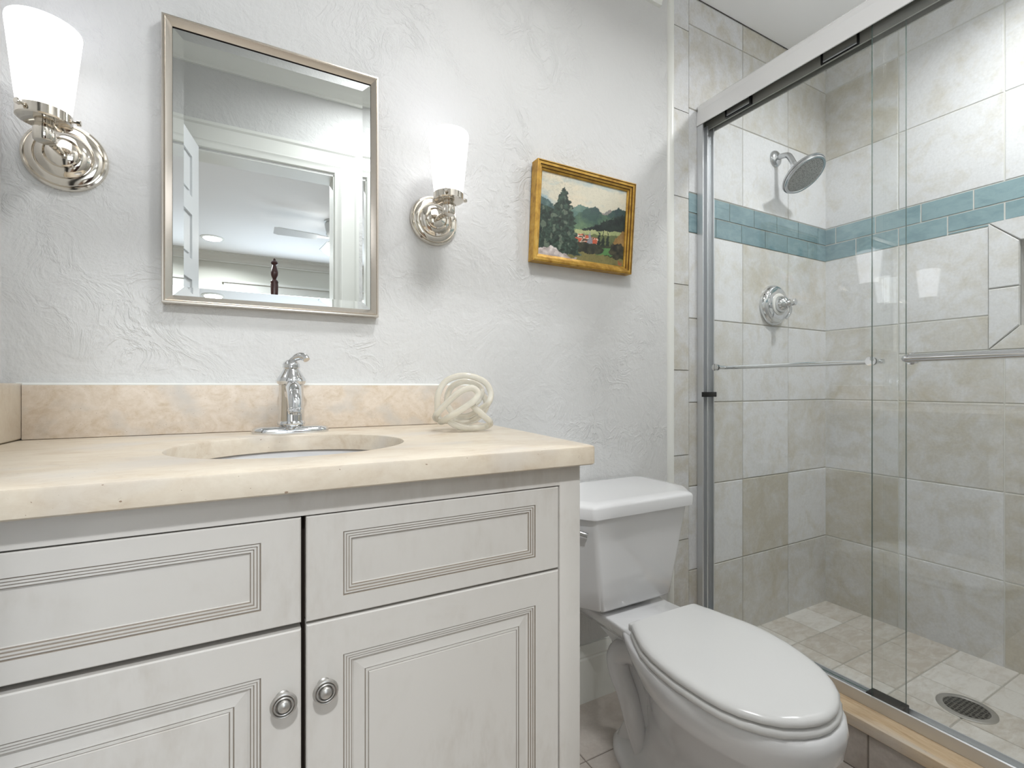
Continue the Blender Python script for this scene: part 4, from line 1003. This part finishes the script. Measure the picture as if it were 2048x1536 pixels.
# sliding panels
def panel(x, ya, yb, bar_side, label, rollers, bya, byb, bx, rad, shift=0.0):
    t = empty('shower_door_panel', (x, (ya + yb) / 2, CT), label, 'shower door panel', 'sliding glass shower panels')
    th = 0.006; z0, z1 = CT + 0.022, 1.975
    xa, xb = x + shift, x - shift                        # hung very slightly out of parallel
    gx = lambda q: xa + (xb - xa) * (q - ya) / (yb - ya)
    bm = NB(); r = [bm.verts.new(p) for p in ((xa - th / 2, ya, z0), (xa + th / 2, ya, z0), (xb + th / 2, yb, z0), (xb - th / 2, yb, z0), (xa - th / 2, ya, z1), (xa + th / 2, ya, z1), (xb + th / 2, yb, z1), (xb - th / 2, yb, z1))]
    for q, mi in (((0, 4, 7, 3), 0), ((1, 2, 6, 5), 0), ((0, 1, 5, 4), 1), ((3, 7, 6, 2), 1), ((0, 3, 2, 1), 1), ((4, 5, 6, 7), 1)): bm.faces.new([r[i] for i in q]).material_index = mi
    obj('glass', bm, [M['glass'], M['glass_edge']], t, smooth=0)
    bm = NB(); zb = 1.069
    s = -1 if bar_side < 0 else 1
    if s < 0:
        tube(bm, catmull([(gx(byb) - th / 2, byb, zb), (bx + 0.012, byb, zb), (bx, byb - 0.012, zb), (bx, byb - 0.04, zb), (bx, bya + 0.04, zb), (bx, bya + 0.012, zb), (bx + 0.012, bya, zb), (gx(bya) - th / 2, bya, zb)], 6), rad, 18)
    else:
        tube(bm, [(bx, bya, zb), (bx, byb, zb)], rad, 18)
    br = obj('towel_bar', bm, M['chrome'], t)
    for yy in (bya, byb):
        bm = NB()
        if s > 0:
            dy = 0.012 if yy == bya else -0.012
            lathe(bm, (gx(yy) - th / 2 - 0.006, yy + dy, zb), (1, 0, 0), [(0.004, 0), (0.0125, 0.0005), (0.0125, 0.006)], 28)
            lathe(bm, (gx(yy) + th / 2, yy + dy, zb), (1, 0, 0), [(0.0115, 0), (0.0115, 0.004), (0.007, 0.006), (0.007, bx - gx(yy) - th / 2)], 24)
        else:
            lathe(bm, (gx(yy) - th / 2, yy, zb), (-1, 0, 0), [(0.0145, 0), (0.0145, 0.004), (0.010, 0.006)], 28)
            lathe(bm, (gx(yy) + th / 2, yy, zb), (1, 0, 0), [(0.0125, 0), (0.0125, 0.004), (0.004, 0.0055)], 28)
        obj('mount', bm, M['chrome'], br)
    for a, b in rollers:
        x = gx((a + b) / 2)
        bm = NB(); box(bm, x - 0.010, x - th / 2, a, b, 1.958, 1.984, 0.001); rb = obj('roller_bracket', bm, M['satin'], t)
        bm = NB(); box(bm, x - 0.0115, x - th / 2, a + 0.004, b - 0.004, 1.9515, 1.9575, 0.001); o = obj('bracket_lip', bm, M['aluminium'], rb)
        bm = NB()
        for yy in (a, b - 0.006): box(bm, x - 0.013, x - th / 2, yy, yy + 0.006, 1.948, 1.990, 0.001)
        box(bm, x - 0.011, x - th / 2, a, b, 1.9465, 1.951, 0.0005)
        o = obj('bracket_end', bm, M['black'], rb); o['label'] = 'black plastic bracket ends'
    return t
panel(1.483, 0.602, WY - 0.020, 1, 'inner sliding glass panel with a thin bar, against the back wall', [(1.026, 1.126), (0.704, 0.806)], 0.668, 1.182, 1.526, 0.0070, 0.006)
panel(1.459, FY + 0.012, 0.663, -1, 'outer sliding glass panel with a thick bar, nearer the doorway', [(0.12, 0.22)], 0.155, 0.574, 1.408, 0.0095, 0.006)

# ------------------------------------------------------------------ shower fittings
TY = WY - 0.008
t = empty('rain_shower', (1.911, TY, 1.945), 'brushed round rain shower head on a short curved arm', 'shower head')
bm = NB(); lathe(bm, (1.911, TY, 1.945), (0, -1, 0), [(0.034, 0), (0.034, 0.003), (0.031, 0.009), (0.024, 0.014), (0.014, 0.017), (0.0118, 0.018)], 36); obj('flange', bm, M['brushed'], t)
hc = Vector((1.911, TY - 0.118, 1.838)); hd_ = Vector((0.02, -0.60, -0.80)).normalized()
nk = hc - hd_ * 0.052
bm = NB(); tube(bm, catmull([(1.911, TY - 0.005, 1.945), (1.911, TY - 0.035, 1.944), (1.911, TY - 0.06, 1.932), tuple(nk - hd_ * 0.004)], 8), 0.0112, 18); obj('arm', bm, M['brushed'], t)
bm = NB(); lathe(bm, nk - hd_ * 0.014, hd_, [(0.0125, 0), (0.0145, 0.002), (0.0145, 0.016), (0.012, 0.018), (0.015, 0.024), (0.0155, 0.034), (0.012, 0.040)], 28); obj('swivel_nut', bm, M['chrome'], t)
bm = NB(); lathe(bm, hc, hd_, [(0.012, -0.030), (0.022, -0.027), (0.040, -0.018), (0.064, -0.010), (0.082, -0.006), (0.0855, -0.002), (0.0855, 0.003), (0.083, 0.004), (0.082, 0.002), (0.0815, 0.009), (0.079, 0.0125), (0.072, 0.0125), (0.070, 0.010), (0.03, 0.010), (0.0, 0.010)], 56)
sh = obj('head', bm, M['brushed'], t, smooth=28)
mn = M['nozzle']; g = N(mn); vo = g.n('ShaderNodeTexVoronoi'); vo.inputs['Scale'].default_value = 210; g.l(g.coord(), vo.inputs['Vector'])
g.color(g.ramp(vo.outputs['Distance'], [(0.15, (60, 60, 58)), (0.45, (150, 150, 146))]))
bm = NB(); lathe(bm, hc, hd_, [(0.0695, 0.0095), (0.0695, 0.0112), (0.066, 0.0122), (0.03, 0.0126), (0.0, 0.0127)], 48); o = obj('nozzle_plate', bm, mn, sh); o['label'] = 'dotted grey nozzle plate'

t = empty('shower_valve', (1.891, TY, 1.335), 'round chrome shower valve with a small lever below the teal band', 'shower valve')
vc = Vector((1.891, TY, 1.335))
bm = NB(); lathe(bm, vc, (0, -1, 0), [(0.082, 0), (0.083, 0.006), (0.081, 0.014), (0.076, 0.022), (0.070, 0.026), (0.066, 0.0265), (0.064, 0.0285), (0.050, 0.031), (0.044, 0.0315)], 56); obj('escutcheon', bm, M['chrome'], t, smooth=28)
bm = NB(); lathe(bm, vc, (0, -1, 0), [(0.0445, 0.030), (0.0445, 0.034), (0.042, 0.0355), (0.034, 0.036), (0.033, 0.034)], 48); o = obj('index_ring', bm, M['brass_dim'], t); o['label'] = 'white index ring'
bm = NB(); lathe(bm, vc, (0, -1, 0), [(0.033, 0.033), (0.032, 0.045), (0.028, 0.056), (0.020, 0.064), (0.014, 0.067), (0.0125, 0.072), (0.0145, 0.075), (0.0125, 0.079), (0.010, 0.082), (0.0135, 0.086), (0.0135, 0.097), (0.011, 0.099), (0, 0.0995)], 40); kn = obj('knob', bm, M['chrome'], t, smooth=30)
bm = NB(); lv = catmull([vc + Vector((0, -0.074, -0.006)), vc + Vector((0.006, -0.076, -0.026)), vc + Vector((0.004, -0.071, -0.044)), vc + Vector((-0.008, -0.064, -0.062))], 6)
tube(bm, lv, [0.0050 + 0.0012 * i / (len(lv) - 1) for i in range(len(lv))], 14); obj('lever', bm, M['chrome'], kn)

dc = Vector((1.893, 0.614, SF))
t = empty('shower_drain', tuple(dc), 'round metal drain with a perforated grate in the shower floor', 'drain')
bm = NB(); lathe(bm, dc, (0, 0, 1), [(0.070, 0), (0.070, 0.002), (0.066, 0.0035), (0.054, 0.0035), (0.052, 0.001), (0.052, 0)], 48); obj('drain_ring', bm, M['satin'], t)
mg = M['grate']; g = N(mg); vo = g.n('ShaderNodeTexVoronoi'); vo.voronoi_dimensions = '2D'; vo.inputs['Scale'].default_value = 95; vo.inputs['Randomness'].default_value = 0.25; g.l(g.coord(), vo.inputs['Vector'])
g.color(g.ramp(vo.outputs['Distance'], [(0.30, (14, 13, 12)), (0.42, (120, 118, 112))]))
bm = NB(); lathe(bm, dc, (0, 0, 1), [(0.052, 0.0), (0.052, 0.0018), (0.0, 0.0022)], 48); o = obj('grate', bm, mg, t); o['label'] = 'dark perforated grate'
